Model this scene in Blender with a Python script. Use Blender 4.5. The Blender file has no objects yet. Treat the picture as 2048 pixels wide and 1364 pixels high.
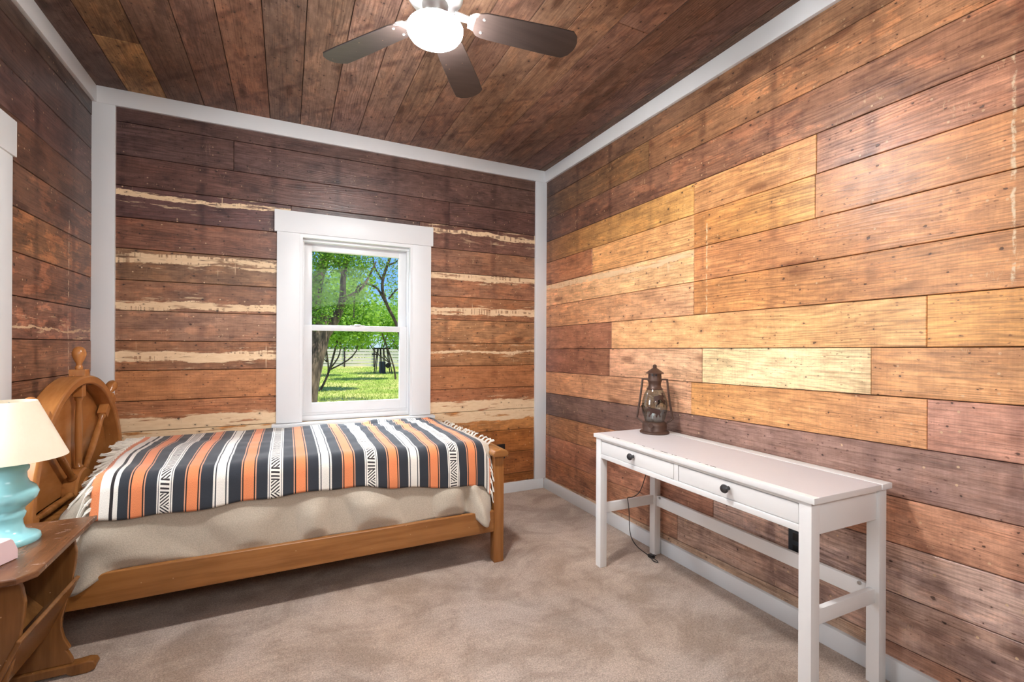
import bpy, bmesh, math, random
from mathutils import Vector, Matrix, noise as mnoise
random.seed(11)
D = bpy.data
SC = bpy.context.scene
COL = SC.collection

# ------------------------------------------------------------------ camera
FOCAL_PX, CX, CY, YAW, ROLL, CAM_H = 930.7, 1024.0, 691.07, 0.45, 0.0051, 1.235
cam = D.cameras.new('camera'); camo = D.objects.new('camera', cam); COL.objects.link(camo)
cam.sensor_fit = 'HORIZONTAL'; cam.sensor_width = 36.0
cam.lens = 36.0 * FOCAL_PX / 2048
cam.shift_x = 0.0
cam.shift_y = (CY - 682) / 2048
cam.clip_start = 0.02; cam.clip_end = 500
F = Vector((math.sin(YAW), math.cos(YAW), 0)); R0 = Vector((math.cos(YAW), -math.sin(YAW), 0)); U0 = Vector((0, 0, 1))
R = R0 * math.cos(ROLL) + U0 * math.sin(ROLL); U = -R0 * math.sin(ROLL) + U0 * math.cos(ROLL)
camo.matrix_world = Matrix(((R.x, U.x, -F.x, 0), (R.y, U.y, -F.y, 0), (R.z, U.z, -F.z, CAM_H), (0, 0, 0, 1)))
SC.camera = camo

# ------------------------------------------------------------------ world, sun, exposure
SC.view_settings.view_transform = 'Standard'
SC.view_settings.look = 'None'
SC.view_settings.gamma = 1.0
SC.view_settings.use_curve_mapping = False
SC.view_settings.exposure = 1.0
LAMP_STRENGTH = 205.0
REAR_FILL = 20.0
LEFT_WINDOW_LIGHT = 30.0
BACK_WINDOW_LIGHT = 230.0
SKY_STRENGTH = 0.62
SUN_STRENGTH = 3.0

def lin(r, g, b):
    f = lambda c: (c / 255) / 12.92 if c <= 10 else ((c / 255 + 0.055) / 1.055) ** 2.4
    return (f(r), f(g), f(b), 1.0)

class NT:
    """Small node-graph builder."""
    def __init__(s, tree): s.t = tree; s.n = tree.nodes; s.l = tree.links
    def put(s, sock, v):
        if v is None: return
        if hasattr(v, 'is_output') or isinstance(v, bpy.types.NodeSocket): s.l.new(v, sock)
        else:
            try: sock.default_value = v
            except Exception: sock.default_value = tuple(v)[:3]
    def node(s, kind, **kw):
        n = s.n.new(kind)
        for k, v in kw.items(): setattr(n, k, v)
        return n
    def m(s, op, a, b=None, c=None, clamp=False):
        n = s.node('ShaderNodeMath', operation=op, use_clamp=clamp)
        s.put(n.inputs[0], a); s.put(n.inputs[1], b); s.put(n.inputs[2], c)
        return n.outputs[0]
    def vm(s, op, a, b=None):
        n = s.node('ShaderNodeVectorMath', operation=op); s.put(n.inputs[0], a); s.put(n.inputs[1], b)
        return n.outputs[0]
    def mix(s, fac, a, b, mode='MIX'):
        n = s.node('ShaderNodeMix', data_type='RGBA', blend_type=mode)
        s.put(n.inputs[0], fac); s.put(n.inputs[6], a); s.put(n.inputs[7], b)
        return n.outputs[2]
    def noise(s, vec, scale=1.0, detail=2.0, rough=0.5, color=False):
        n = s.node('ShaderNodeTexNoise'); s.put(n.inputs['Vector'], vec)
        n.inputs['Scale'].default_value = scale; n.inputs['Detail'].default_value = detail; n.inputs['Roughness'].default_value = rough
        return n.outputs[1] if color else n.outputs[0]
    def voro(s, vec, scale=1.0, dims='2D'):
        n = s.node('ShaderNodeTexVoronoi', voronoi_dimensions=dims); s.put(n.inputs['Vector'], vec); n.inputs['Scale'].default_value = scale
        return n.outputs[0], n.outputs[1]
    def step(s, v, lo, hi):
        n = s.node('ShaderNodeMapRange', interpolation_type='SMOOTHSTEP')
        s.put(n.inputs[0], v); s.put(n.inputs[1], lo); s.put(n.inputs[2], hi); n.inputs[3].default_value = 0; n.inputs[4].default_value = 1
        return n.outputs[0]
    def sep(s, v):
        n = s.node('ShaderNodeSeparateXYZ'); s.put(n.inputs[0], v); return n.outputs
    def comb(s, x, y, z):
        n = s.node('ShaderNodeCombineXYZ'); s.put(n.inputs[0], x); s.put(n.inputs[1], y); s.put(n.inputs[2], z); return n.outputs[0]
    def ramp(s, fac, stops, interp='LINEAR'):
        n = s.node('ShaderNodeValToRGB'); s.put(n.inputs[0], fac); cr = n.color_ramp; cr.interpolation = interp
        while len(cr.elements) < len(stops): cr.elements.new(0.5)
        for e, (p, c) in zip(cr.elements, stops): e.position = p; e.color = c
        return n.outputs[0]

world = D.worlds.new('sky'); SC.world = world; world.use_nodes = True
W = NT(world.node_tree); bg = world.node_tree.nodes['Background']
wc = W.node('ShaderNodeTexCoord').outputs['Generated']
wz = W.sep(wc)[2]
sky = W.ramp(wz, [(0.0, lin(196, 222, 245)), (0.12, lin(128, 184, 243)), (0.5, lin(62, 128, 222)), (1.0, lin(40, 96, 190))])
cl = W.step(W.noise(W.vm('MULTIPLY', wc, (3.0, 3.0, 7.0)), 1.7, 6, 0.55), 0.54, 0.66)
cloud = W.mix(cl, sky, lin(250, 250, 252))
W.put(bg.inputs[0], cloud); bg.inputs[1].default_value = SKY_STRENGTH

sun = D.lights.new('sun', 'SUN'); suno = D.objects.new('sun', sun); COL.objects.link(suno)
sun.energy = SUN_STRENGTH; sun.angle = 0.01; sun.color = (1, 0.95, 0.86)
suno.rotation_euler = Vector((-0.25, 0.30, -0.92)).to_track_quat('-Z', 'Y').to_euler()

def area(name, loc, look, sx, sy, power, color):
    l = D.lights.new(name, 'AREA'); l.shape = 'RECTANGLE'; l.size = sx; l.size_y = sy; l.energy = power; l.color = color
    o = D.objects.new(name, l); COL.objects.link(o); o.location = loc
    o.rotation_euler = Vector(look).to_track_quat('-Z', 'Z').to_euler()
    return o
# soft fill lamp added behind the camera, and daylight of the left window
area('rear_fill_light', (0.40, -0.95, 2.15), (0.15, 1, -0.25), 1.8, 0.6, REAR_FILL, (0.97, 0.98, 1.0))
area('left_window_light', (-1.35, 2.07, 1.40), (1, 0, -0.05), 0.9, 1.3, LEFT_WINDOW_LIGHT, (0.95, 0.97, 1.0))

area('back_window_skylight', (0.35, 4.75, 3.15), (0.10, -1.45, -1.55), 2.0, 1.2, BACK_WINDOW_LIGHT, (0.84, 0.92, 1.0))

# ------------------------------------------------------------------ mesh helpers
def tag(o, label=None, cat=None, group=None, kind=None):
    if label: o['label'] = label
    if cat: o['category'] = cat
    if group: o['group'] = group
    if kind: o['kind'] = kind
    return o
def empty(name, loc=(0, 0, 0), rz=0.0):
    o = D.objects.new(name, None); COL.objects.link(o); o.location = loc; o.rotation_euler = (0, 0, rz); o.empty_display_size = 0.1
    return o
class MB:
    def __init__(s): s.v = []; s.f = []
    def add(s, vs, fs):
        k = len(s.v); s.v += [tuple(v) for v in vs]; s.f += [tuple(i + k for i in f) for f in fs]
        return s
    def box(s, x0, x1, y0, y1, z0, z1, b=0.0):
        if b <= 0:
            vs = [(x, y, z) for x in (x0, x1) for y in (y0, y1) for z in (z0, z1)]
            return s.add(vs, [(0, 1, 3, 2), (4, 6, 7, 5), (0, 4, 5, 1), (2, 3, 7, 6), (0, 2, 6, 4), (1, 5, 7, 3)])
        bm = bmesh.new(); bmesh.ops.create_cube(bm, size=1)
        for v in bm.verts:
            v.co = Vector((x0 + (v.co.x + .5) * (x1 - x0), y0 + (v.co.y + .5) * (y1 - y0), z0 + (v.co.z + .5) * (z1 - z0)))
        bmesh.ops.bevel(bm, geom=bm.edges[:], offset=b, segments=2, profile=0.6, affect='EDGES')
        return s.bm(bm)
    def bm(s, bm):
        bm.verts.index_update()
        s.add([v.co[:] for v in bm.verts], [[v.index for v in f.verts] for f in bm.faces]); bm.free(); return s
    def tube(s, pts, rad, seg=8, cap=True, squash=None):
        pts = [Vector(p) for p in pts]; n = len(pts); rings = []; up = None
        for i, p in enumerate(pts):
            t = (pts[min(i + 1, n - 1)] - pts[max(i - 1, 0)]).normalized()
            if up is None: up = Vector((0, 0, 1)) if abs(t.z) < .9 else Vector((1, 0, 0))
            a = t.cross(up).normalized(); up = a.cross(t).normalized()
            r = rad(i / (n - 1)) if callable(rad) else (rad[i] if isinstance(rad, (list, tuple)) else rad)
            rings.append([p + (a * math.cos(2 * math.pi * k / seg) + up * math.sin(2 * math.pi * k / seg) * (squash or 1)) * r for k in range(seg)])
        vs = [v for g in rings for v in g]
        fs = [(i * seg + k, i * seg + (k + 1) % seg, (i + 1) * seg + (k + 1) % seg, (i + 1) * seg + k) for i in range(n - 1) for k in range(seg)]
        if cap: fs += [tuple(range(seg - 1, -1, -1)), tuple((n - 1) * seg + k for k in range(seg))]
        return s.add(vs, fs)
    def lathe(s, prof, seg=32, c=(0, 0, 0), capb=True, capt=True, M=None):
        vs = []
        for (r, z) in prof:
            for k in range(seg):
                a = 2 * math.pi * k / seg; p = Vector((r * math.cos(a), r * math.sin(a), z))
                if M: p = M @ p
                vs.append((p.x + c[0], p.y + c[1], p.z + c[2]))
        n = len(prof)
        fs = [(i * seg + k, i * seg + (k + 1) % seg, (i + 1) * seg + (k + 1) % seg, (i + 1) * seg + k) for i in range(n - 1) for k in range(seg)]
        if capb: fs.append(tuple(range(seg - 1, -1, -1)))
        if capt: fs.append(tuple((n - 1) * seg + k for k in range(seg)))
        return s.add(vs, fs)
    def prism(s, poly, fn, t0, t1):
        """poly: 2D outline, fn(u,v,t)->point; extruded from t0 to t1"""
        n = len(poly); vs = [fn(u, v, t0) for u, v in poly] + [fn(u, v, t1) for u, v in poly]
        fs = [tuple(range(n - 1, -1, -1)), tuple(range(n, 2 * n))] + [(i, (i + 1) % n, n + (i + 1) % n, n + i) for i in range(n)]
        return s.add(vs, fs)
    def build(s, name, mat, parent=None, smooth=False, bevel=0.0, angle=40):
        me = D.meshes.new(name); me.from_pydata(s.v, [], s.f)
        bm = bmesh.new(); bm.from_mesh(me); bmesh.ops.recalc_face_normals(bm, faces=bm.faces[:])
        bm.to_mesh(me); bm.free()
        if mat: me.materials.append(mat)
        if smooth:
            for p in me.polygons: p.use_smooth = True
            me.set_sharp_from_angle(angle=math.radians(angle))
        o = D.objects.new(name, me); COL.objects.link(o)
        if parent: o.parent = parent
        if bevel:
            m = o.modifiers.new('bevel', 'BEVEL'); m.width = bevel; m.segments = 2; m.limit_method = 'ANGLE'; m.angle_limit = math.radians(35)
        return o
def box(name, mat, parent, *a, b=0.0): return MB().box(*a, b=b).build(name, mat, parent, smooth=b > 0)

def curve_pts(ctrl, n=10):
    P = [Vector(p) for p in ctrl]; P = [P[0]] + P + [P[-1]]; out = []
    for i in range(1, len(P) - 2):
        for k in range(n):
            t = k / n; a, b, c, d = P[i - 1], P[i], P[i + 1], P[i + 2]
            out.append(.5 * ((2 * b) + (c - a) * t + (2 * a - 5 * b + 4 * c - d) * t * t + (3 * b - a - 3 * c + d) * t ** 3))
    return out + [P[-2]]

# ------------------------------------------------------------------ materials
def new_mat(name):
    m = D.materials.new(name); m.use_nodes = True; g = NT(m.node_tree); b = m.node_tree.nodes['Principled BSDF']
    return m, g, b
def bump(g, b, h, strength, dist=0.01):
    n = g.node('ShaderNodeBump'); n.inputs['Strength'].default_value = strength; n.inputs['Distance'].default_value = dist
    g.put(n.inputs['Height'], h); g.l.new(n.outputs[0], b.inputs['Normal'])
def simple(name, c, rough=0.5, metal=0.0, var=0.06, scale=14.0, spec=0.5, bmp=0.0):
    m, g, b = new_mat(name); v = g.node('ShaderNodeTexCoord').outputs['Object']
    n = g.noise(v, scale, 4)
    c = lin(*c); d = tuple(x * (1 - var * 2) for x in c[:3]) + (1,); e = tuple(min(1, x * (1 + var)) for x in c[:3]) + (1,)
    g.put(b.inputs['Base Color'], g.mix(n, d, e)); b.inputs['Roughness'].default_value = rough; b.inputs['Metallic'].default_value = metal
    b.inputs['Specular IOR Level'].default_value = spec
    if bmp: bump(g, b, g.noise(v, scale * 6, 3), bmp, 0.004)
    return m

def plank_material(name, rough=0.5, spec=0.35, nail=0.5):
    m, g, b = new_mat(name)
    tc = g.node('ShaderNodeTexCoord').outputs['Object']
    rnd = g.node('ShaderNodeObjectInfo').outputs['Random']
    off = g.comb(g.m('MULTIPLY', rnd, 37.0), g.m('MULTIPLY', rnd, 91.0), g.m('MULTIPLY', rnd, 13.0))
    v = g.vm('ADD', tc, off); y = g.sep(tc)[1]
    at = lambda nm: g.node('ShaderNodeAttribute', attribute_name=nm)
    tone = at('tone').outputs['Color']
    bc, bh, ba = g.sep(at('band').outputs['Vector'])
    wdark, wscr, wpatch = g.sep(at('wear').outputs['Vector'])
    sc = lambda x, yy, z=1.0: g.vm('MULTIPLY', v, (x, yy, z))
    # growth-ring figure: long arches along the board
    warp = g.noise(sc(1.0, 6.0), 1.0, 2.5, 0.45)
    ring = g.m('SINE', g.m('ADD', g.m('MULTIPLY', y, 330.0), g.m('MULTIPLY', warp, 85.0)))
    ring = g.m('POWER', g.m('MULTIPLY_ADD', ring, 0.5, 0.5), 2.2)
    fine = g.noise(sc(5.0, 150.0), 1.0, 3, 0.6)
    fine2 = g.noise(sc(14.0, 420.0), 1.0, 2, 0.6)
    big = g.noise(sc(2.2, 6.0), 1.0, 4, 0.6)
    cross = g.noise(sc(150.0, 9.0), 1.0, 3, 0.6)          # saw marks across the grain
    rmask = g.step(g.noise(sc(0.8, 3.0), 1.0, 2), 0.35, 0.65)
    k = g.m('MULTIPLY_ADD', g.m('MULTIPLY', ring, rmask), -0.30, 1.06)
    k = g.m('MULTIPLY', k, g.m('MULTIPLY_ADD', fine, 0.62, 0.68))
    k = g.m('MULTIPLY', k, g.m('MULTIPLY_ADD', fine2, 0.4, 0.8))
    k = g.m('MULTIPLY', k, g.m('MULTIPLY_ADD', big, 0.9, 0.55))
    lines = g.step(g.noise(sc(2.6, 210.0), 1.0, 4, 0.65), 0.52, 0.62)
    k = g.m('MULTIPLY', k, g.m('MULTIPLY_ADD', lines, -0.36, 1.09))
    gouge = g.step(g.noise(sc(9.0, 90.0), 1.0, 5, 0.7), 0.60, 0.68)
    k = g.m('MULTIPLY', k, g.m('MULTIPLY_ADD', gouge, -0.30, 1.03))
    k = g.m('MULTIPLY', k, g.m('MULTIPLY_ADD', cross, 0.34, 0.83))
    blot = g.noise(sc(11.0, 26.0), 1.0, 6, 0.7)
    k = g.m('MULTIPLY', k, g.m('MULTIPLY_ADD', blot, 1.5, 0.25))
    kc = g.comb(k, g.m('POWER', k, 1.12), g.m('POWER', k, 1.2))
    col = g.mix(1.0, tone, kc, 'MULTIPLY')
    # lighter worn patches
    pn = g.noise(sc(5.5, 13.0), 1.0, 5, 0.62)
    pm = g.m('MULTIPLY', g.step(pn, 0.53, 0.57), wpatch)
    col = g.mix(pm, col, g.mix(1.0, col, (1.75, 1.55, 1.35, 1), 'MULTIPLY'))
    # grey-black grime: blotches, and streaks where studs stood behind the boards
    pos = g.node('ShaderNodeNewGeometry').outputs['Position']
    px, py, pz = g.sep(pos)
    dn = g.noise(sc(4.0, 10.0), 1.0, 6, 0.65)
    grime = g.step(dn, 0.48, 0.66)
    stud = g.m('ABSOLUTE', g.m('SUBTRACT', g.m('FRACT', g.m('MULTIPLY', g.m('ADD', px, py), 1 / 0.406)), 0.5))
    stud = g.m('ADD', stud, g.m('MULTIPLY_ADD', g.noise(pos, 9.0, 4), 0.16, -0.08))
    stud = g.m('SUBTRACT', 1.0, g.step(stud, 0.0, 0.10))
    dark = g.m('MULTIPLY', g.m('MAXIMUM', g.m('MULTIPLY', grime, 0.9), g.m('MULTIPLY', stud, g.step(pn, 0.35, 0.6))), g.m('MINIMUM', g.m('MULTIPLY', wdark, 1.5), 1.0))
    col = g.mix(g.m('MULTIPLY', dark, 0.85), col, g.mix(1.0, col, (0.36, 0.32, 0.36, 1), 'MULTIPLY'))
    # knots
    kd, kcol = g.voro(sc(1.3, 4.4), 1.0)
    kn = g.m('MULTIPLY', g.m('SUBTRACT', 1.0, g.step(kd, 0.045, 0.12)), g.m('GREATER_THAN', g.sep(kcol)[0], 0.62))
    col = g.mix(g.m('MULTIPLY', kn, 0.75), col, g.mix(1.0, col, (0.36, 0.27, 0.24, 1), 'MULTIPLY'))
    # paint / plaster residue along a horizontal band
    bn = g.noise(sc(9.0, 22.0), 1.0, 5, 0.65)
    bd = g.m('ABSOLUTE', g.m('ADD', g.m('SUBTRACT', y, bc), g.m('ADD', g.m('MULTIPLY_ADD', bn, 0.05, -0.025), g.m('MULTIPLY_ADD', g.noise(sc(2.5, 3.0), 1.0, 2), 0.07, -0.035))))
    bm_ = g.m('SUBTRACT', 1.0, g.step(g.m('DIVIDE', bd, g.m('MAXIMUM', bh, 0.001)), 0.82, 1.0))
    teeth = g.m('MULTIPLY', g.step(g.noise(sc(60.0, 2.0), 1.0, 1), 0.52, 0.58), g.m('MULTIPLY', g.step(g.noise(sc(2.0, 40.0), 1.0, 2), 0.50, 0.56), g.m('LESS_THAN', bh, 0.042)))
    bm_ = g.m('MULTIPLY', bm_, g.m('SUBTRACT', 1.0, g.m('MULTIPLY', teeth, 0.7)))
    bm_ = g.m('MULTIPLY', g.m('MULTIPLY', bm_, g.step(g.noise(sc(4.0, 30.0), 1.0, 4, 0.6), 0.34, 0.44)), ba)
    cream = g.mix(g.noise(sc(20.0, 60.0), 1.0, 3), lin(216, 182, 142), lin(240, 214, 176))
    near = g.m('MULTIPLY', g.m('SUBTRACT', 1.0, g.step(bd, 0.05, 0.10)), g.m('GREATER_THAN', ba, 0.1))
    smear = g.m('MULTIPLY', g.step(g.noise(sc(5.0, 38.0), 1.0, 5, 0.7), 0.58, 0.64), near)
    drip = g.m('MULTIPLY', g.m('MULTIPLY', g.step(g.noise(sc(70.0, 3.0), 1.0, 2), 0.66, 0.70), g.step(g.noise(sc(4.0, 4.0), 1.0, 2), 0.5, 0.6)), near)
    bm_ = g.m('MAXIMUM', bm_, g.m('MAXIMUM', g.m('MULTIPLY', smear, 0.6), g.m('MULTIPLY', drip, 0.8)))
    col = g.mix(bm_, col, cream)
    # scratches, drips and splinters
    s1 = g.m('ABSOLUTE', g.m('SUBTRACT', g.noise(sc(34.0, 7.0), 1.0, 3, 0.6), 0.5))
    s1 = g.m('MULTIPLY', g.m('SUBTRACT', 1.0, g.step(s1, 0.003, 0.012)), g.step(g.noise(sc(7.0, 9.0), 1.0, 4, 0.65), 0.60, 0.66))
    s1 = g.m('MULTIPLY', s1, wscr)
    vd, vc = g.voro(sc(22.0, 22.0), 1.0)
    spk = g.m('MULTIPLY', g.m('LESS_THAN', vd, 0.09), g.m('GREATER_THAN', g.sep(vc)[0], 0.90))
    spk = g.m('MULTIPLY', spk, g.m('MINIMUM', g.m('MULTIPLY', wscr, 1.4), 1.0))
    col = g.mix(g.m('MAXIMUM', g.m('MULTIPLY', s1, 0.8), g.m('MULTIPLY', spk, 0.75)), col, lin(222, 190, 150))
    # dark pin marks and pits, in clusters
    vj = g.vm('ADD', v, g.vm('MULTIPLY', g.noise(v, 70.0, 3, color=True), (0.012, 0.012, 0)))
    fd, fc = g.voro(g.vm('MULTIPLY', vj, (42.0, 80.0, 1.0)), 1.0)
    fd = g.m('MULTIPLY', fd, g.m('MULTIPLY_ADD', g.sep(fc)[1], 2.2, 0.7))
    pit = g.m('MULTIPLY', g.m('SUBTRACT', 1.0, g.step(fd, 0.12, 0.26)), g.m('GREATER_THAN', g.sep(fc)[0], g.m('MULTIPLY_ADD', g.noise(sc(5.0, 9.0), 1.0, 3), -1.5, 1.62)))
    col = g.mix(g.m('MULTIPLY', pit, 0.7), col, g.mix(1.0, col, (0.30, 0.22, 0.20, 1), 'MULTIPLY'))
    # vertical lines of old paint where partitions met the wall
    def pline(axis, c0, z0, z1, xlo, xhi):
        d = g.m('ABSOLUTE', g.m('ADD', g.m('SUBTRACT', axis, c0), g.m('MULTIPLY_ADD', g.noise(pos, 26.0, 3), 0.016, -0.008)))
        mk = g.m('MULTIPLY', g.m('SUBTRACT', 1.0, g.step(d, 0.002, 0.006)), g.m('MULTIPLY', g.m('GREATER_THAN', pz, z0), g.m('LESS_THAN', pz, z1)))
        mk = g.m('MULTIPLY', mk, g.m('MULTIPLY', g.m('GREATER_THAN', px, xlo), g.m('LESS_THAN', px, xhi)))
        return g.m('MULTIPLY', mk, g.step(g.noise(pos, 34.0, 4, 0.7), 0.42, 0.58))
    pl = g.m('MAXIMUM', pline(py, 0.625, 1.43, 2.16, 1.9, 2.1), g.m('MAXIMUM', pline(py, 1.80, 1.40, 1.90, 1.9, 2.1), pline(py, 3.21, 0.9, 1.9, -1.1, -0.9)))
    col = g.mix(g.m('MULTIPLY', pl, 0.85), col, lin(226, 206, 172))
    # nail holes with rust halos
    nd, nc = g.voro(g.vm('MULTIPLY', vj, (11.0, 15.0, 1.0)), 1.0)
    nsel = g.m('GREATER_THAN', g.sep(nc)[0], g.m('MULTIPLY_ADD', g.noise(sc(3.0, 5.0), 1.0, 2), -1.6, nail + 0.9))
    nd = g.m('MULTIPLY', nd, g.m('MULTIPLY_ADD', g.sep(nc)[1], 1.4, 0.75))
    hole = g.m('MULTIPLY', g.m('SUBTRACT', 1.0, g.step(nd, 0.045, 0.075)), nsel)
    halo = g.m('MULTIPLY', g.m('SUBTRACT', 1.0, g.step(nd, 0.06, 0.24)), nsel)
    col = g.mix(g.m('MULTIPLY', halo, 0.3), col, g.mix(1.0, col, (0.45, 0.36, 0.36, 1), 'MULTIPLY'))
    col = g.mix(g.m('MULTIPLY', hole, 0.8), col, lin(38, 26, 22))
    g.put(b.inputs['Base Color'], col)
    g.put(b.inputs['Roughness'], g.m('ADD', g.m('MULTIPLY_ADD', fine, 0.2, rough - 0.1), g.m('MULTIPLY', bm_, 0.3), clamp=True))
    b.inputs['Specular IOR Level'].default_value = spec
    hgt = g.m('ADD', g.m('MULTIPLY', ring, 0.35), g.m('ADD', g.m('MULTIPLY', fine, 0.7), g.m('MULTIPLY', hole, -1.5)))
    hgt = g.m('ADD', hgt, g.m('MULTIPLY', bm_, 0.5))
    bump(g, b, hgt, 0.35, 0.002)
    return m

def furniture_wood(name, c, c2, rough=0.3, axis=(2.0, 40.0, 40.0), scuff=0.0, spec=0.5):
    m, g, b = new_mat(name); v = g.node('ShaderNodeTexCoord').outputs['Object']
    w = g.noise(g.vm('MULTIPLY', v, axis), 1.0, 3, 0.55)
    w2 = g.noise(g.vm('MULTIPLY', v, tuple(a * 6 for a in axis)), 1.0, 2, 0.6)
    l = g.noise(v, 5.0, 3)
    f = g.m('ADD', g.m('MULTIPLY', g.step(w, 0.3, 0.7), 0.6), g.m('MULTIPLY', w2, 0.4))
    col = g.mix(f, lin(*c2), lin(*c))
    col = g.mix(1.0, col, g.ramp(l, [(0.2, (0.85, 0.83, 0.8, 1)), (0.8, (1.08, 1.06, 1.04, 1))]), 'MULTIPLY')
    r = rough
    if scuff:
        s = g.m('MULTIPLY', g.step(g.noise(g.vm('MULTIPLY', v, (18, 40, 18)), 1.0, 6, 0.75), 0.58, 0.66), g.step(g.noise(v, 7.0, 3), 0.42, 0.6))
        col = g.mix(g.m('MULTIPLY', s, scuff), col, lin(196, 172, 160))
    sp = g.voro(v, 46.0, '3D')
    sp = g.m('MULTIPLY', g.m('LESS_THAN', sp[0], 0.10), g.m('GREATER_THAN', g.sep(sp[1])[0], 0.90))
    col = g.mix(g.m('MULTIPLY', sp, 0.5), col, lin(222, 180, 130))
    g.put(b.inputs['Base Color'], col); b.inputs['Roughness'].default_value = r; b.inputs['Specular IOR Level'].default_value = spec
    bump(g, b, w2, 0.05, 0.002)
    return m

M_WALL = plank_material('reclaimed_wall_boards', 0.38, 0.45, 0.45)
M_CEIL = plank_material('reclaimed_ceiling_boards', 0.55, 0.3, 0.35)
M_BACK = simple('dark_wall_cavity', (34, 24, 18), 0.9)
M_WHITE = simple('white_trim_paint', (218, 220, 221), 0.42, var=0.02, scale=6)
M_VINYL = simple('white_window_vinyl', (214, 215, 216), 0.3, var=0.01, scale=5)
M_DESK = simple('white_desk_lacquer', (234, 233, 231), 0.34, var=0.015, scale=5)
M_DESKTOP = simple('pale_grey_desk_surface', (214, 211, 214), 0.4, var=0.02, scale=5)
M_CHIP = simple('chipped_paint_edge', (70, 60, 56), 0.7)
M_KNOB = simple('dark_pewter', (74, 74, 76), 0.4, 0.6)
M_BED = furniture_wood('honey_maple', (166, 113, 62), (128, 81, 40), 0.26, (2.2, 30.0, 30.0))
M_BEDV = furniture_wood('honey_maple_upright', (168, 114, 62), (132, 82, 40), 0.26, (26.0, 26.0, 2.2))
M_HEAD = furniture_wood('honey_maple_panel', (184, 124, 70), (154, 98, 50), 0.24, (26.0, 3.0, 9.0))
M_STAND = furniture_wood('dark_walnut_stain', (140, 95, 52), (98, 62, 31), 0.26, (26.0, 26.0, 2.2))
M_STANDTOP = furniture_wood('scuffed_walnut_top', (124, 84, 56), (88, 56, 36), 0.26, (30.0, 2.4, 30.0), scuff=0.8)
M_BLADE = furniture_wood('walnut_fan_blade', (58, 49, 46), (44, 36, 34), 0.3, (3.0, 50.0, 50.0))
M_NICKEL = simple('brushed_nickel', (198, 198, 196), 0.3, 0.85, 0.03)
M_RUST = simple('rusted_brown_metal', (88, 66, 56), 0.42, 0.35, 0.12, 30)
M_RUSTD = simple('dark_rust_cutout', (70, 46, 38), 0.55, 0.2, 0.15, 60)
M_TEAL = simple('turquoise_glaze', (146, 204, 208), 0.16, var=0.02, scale=8)
M_BLACK = simple('black_plastic', (22, 22, 24), 0.4)
M_SLATE = simple('slate_outlet_plastic', (46, 54, 62), 0.4)
M_PINK = simple('pale_pink_plastic', (226, 200, 202), 0.4, var=0.02)
M_WPLAS = simple('white_plastic', (238, 238, 238), 0.4, var=0.01)
M_FRINGE = simple('cream_cotton_fringe', (232, 226, 214), 0.9, var=0.05, scale=60)
M_MATTR = simple('cream_mattress_ticking', (214, 206, 192), 0.9)
M_SCREW = simple('steel_screw', (180, 178, 174), 0.35, 0.8)

def shade_mat():
    m, g, b = new_mat('cream_linen_shade'); v = g.node('ShaderNodeTexCoord').outputs['Object']
    n = g.noise(v, 9, 4); w = g.noise(g.vm('MULTIPLY', v, (200, 200, 30)), 1, 2)
    col = g.mix(n, lin(226, 210, 184), lin(240, 228, 206)); col = g.mix(g.m('MULTIPLY', w, 0.12), col, lin(205, 185, 150))
    g.put(b.inputs['Base Color'], col); b.inputs['Roughness'].default_value = 0.85; bump(g, b, w, 0.1, 0.002)
    return m
M_SHADE = shade_mat()
def carpet_mat():
    m, g, b = new_mat('beige_carpet'); v = g.node('ShaderNodeTexCoord').outputs['Object']
    f1 = g.noise(v, 170, 4, 0.75); f2 = g.noise(v, 70, 3, 0.6)
    sw = g.noise(g.vm('ADD', v, g.vm('MULTIPLY', g.noise(v, 2.2, 3, color=True), (0.5, 0.5, 0))), 3.4, 5, 0.6)
    st = g.noise(g.vm('MULTIPLY', g.vm('ADD', v, g.vm('MULTIPLY', g.noise(v, 1.3, 2, color=True), (0.9, 0.9, 0))), (5.0, 14.0, 1.0)), 1.0, 4, 0.6)
    sw = g.m('MULTIPLY_ADD', st, 0.28, g.m('MULTIPLY', sw, 0.72))
    col = g.mix(g.step(sw, 0.38, 0.62), lin(166, 145, 130), lin(196, 177, 163))
    warm = g.noise(v, 1.6, 2)
    col = g.mix(1.0, col, g.ramp(warm, [(0.35, (1.04, 0.99, 0.93, 1)), (0.65, (0.98, 1.0, 1.02, 1))]), 'MULTIPLY')
    col = g.mix(1.0, col, g.ramp(f1, [(0.3, (0.5, 0.49, 0.48, 1)), (0.7, (1.42, 1.42, 1.42, 1))]), 'MULTIPLY')
    col = g.mix(1.0, col, g.ramp(f2, [(0.3, (0.86, 0.86, 0.86, 1)), (0.7, (1.1, 1.1, 1.1, 1))]), 'MULTIPLY')
    g.put(b.inputs['Base Color'], col); b.inputs['Roughness'].default_value = 1.0; b.inputs['Specular IOR Level'].default_value = 0.1
    b.inputs['Sheen Weight'].default_value = 0.15
    bump(g, b, g.m('ADD', f1, g.m('MULTIPLY', sw, 2.0)), 0.8, 0.008)
    return m
M_CARPET = carpet_mat()
def fleece_mat():
    m, g, b = new_mat('oatmeal_fleece'); v = g.node('ShaderNodeTexCoord').outputs['Object']
    n = g.noise(v, 3.0, 4); f = g.noise(v, 190, 3, 0.7)
    col = g.mix(n, lin(172, 159, 141), lin(200, 188, 170)); col = g.mix(1.0, col, g.ramp(f, [(0.3, (0.85, 0.85, 0.85, 1)), (0.7, (1.1, 1.1, 1.1, 1))]), 'MULTIPLY')
    g.put(b.inputs['Base Color'], col); b.inputs['Roughness'].default_value = 0.95; b.inputs['Sheen Weight'].default_value = 0.3
    bump(g, b, f, 0.35, 0.004); return m
M_FLEECE = fleece_mat()
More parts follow.
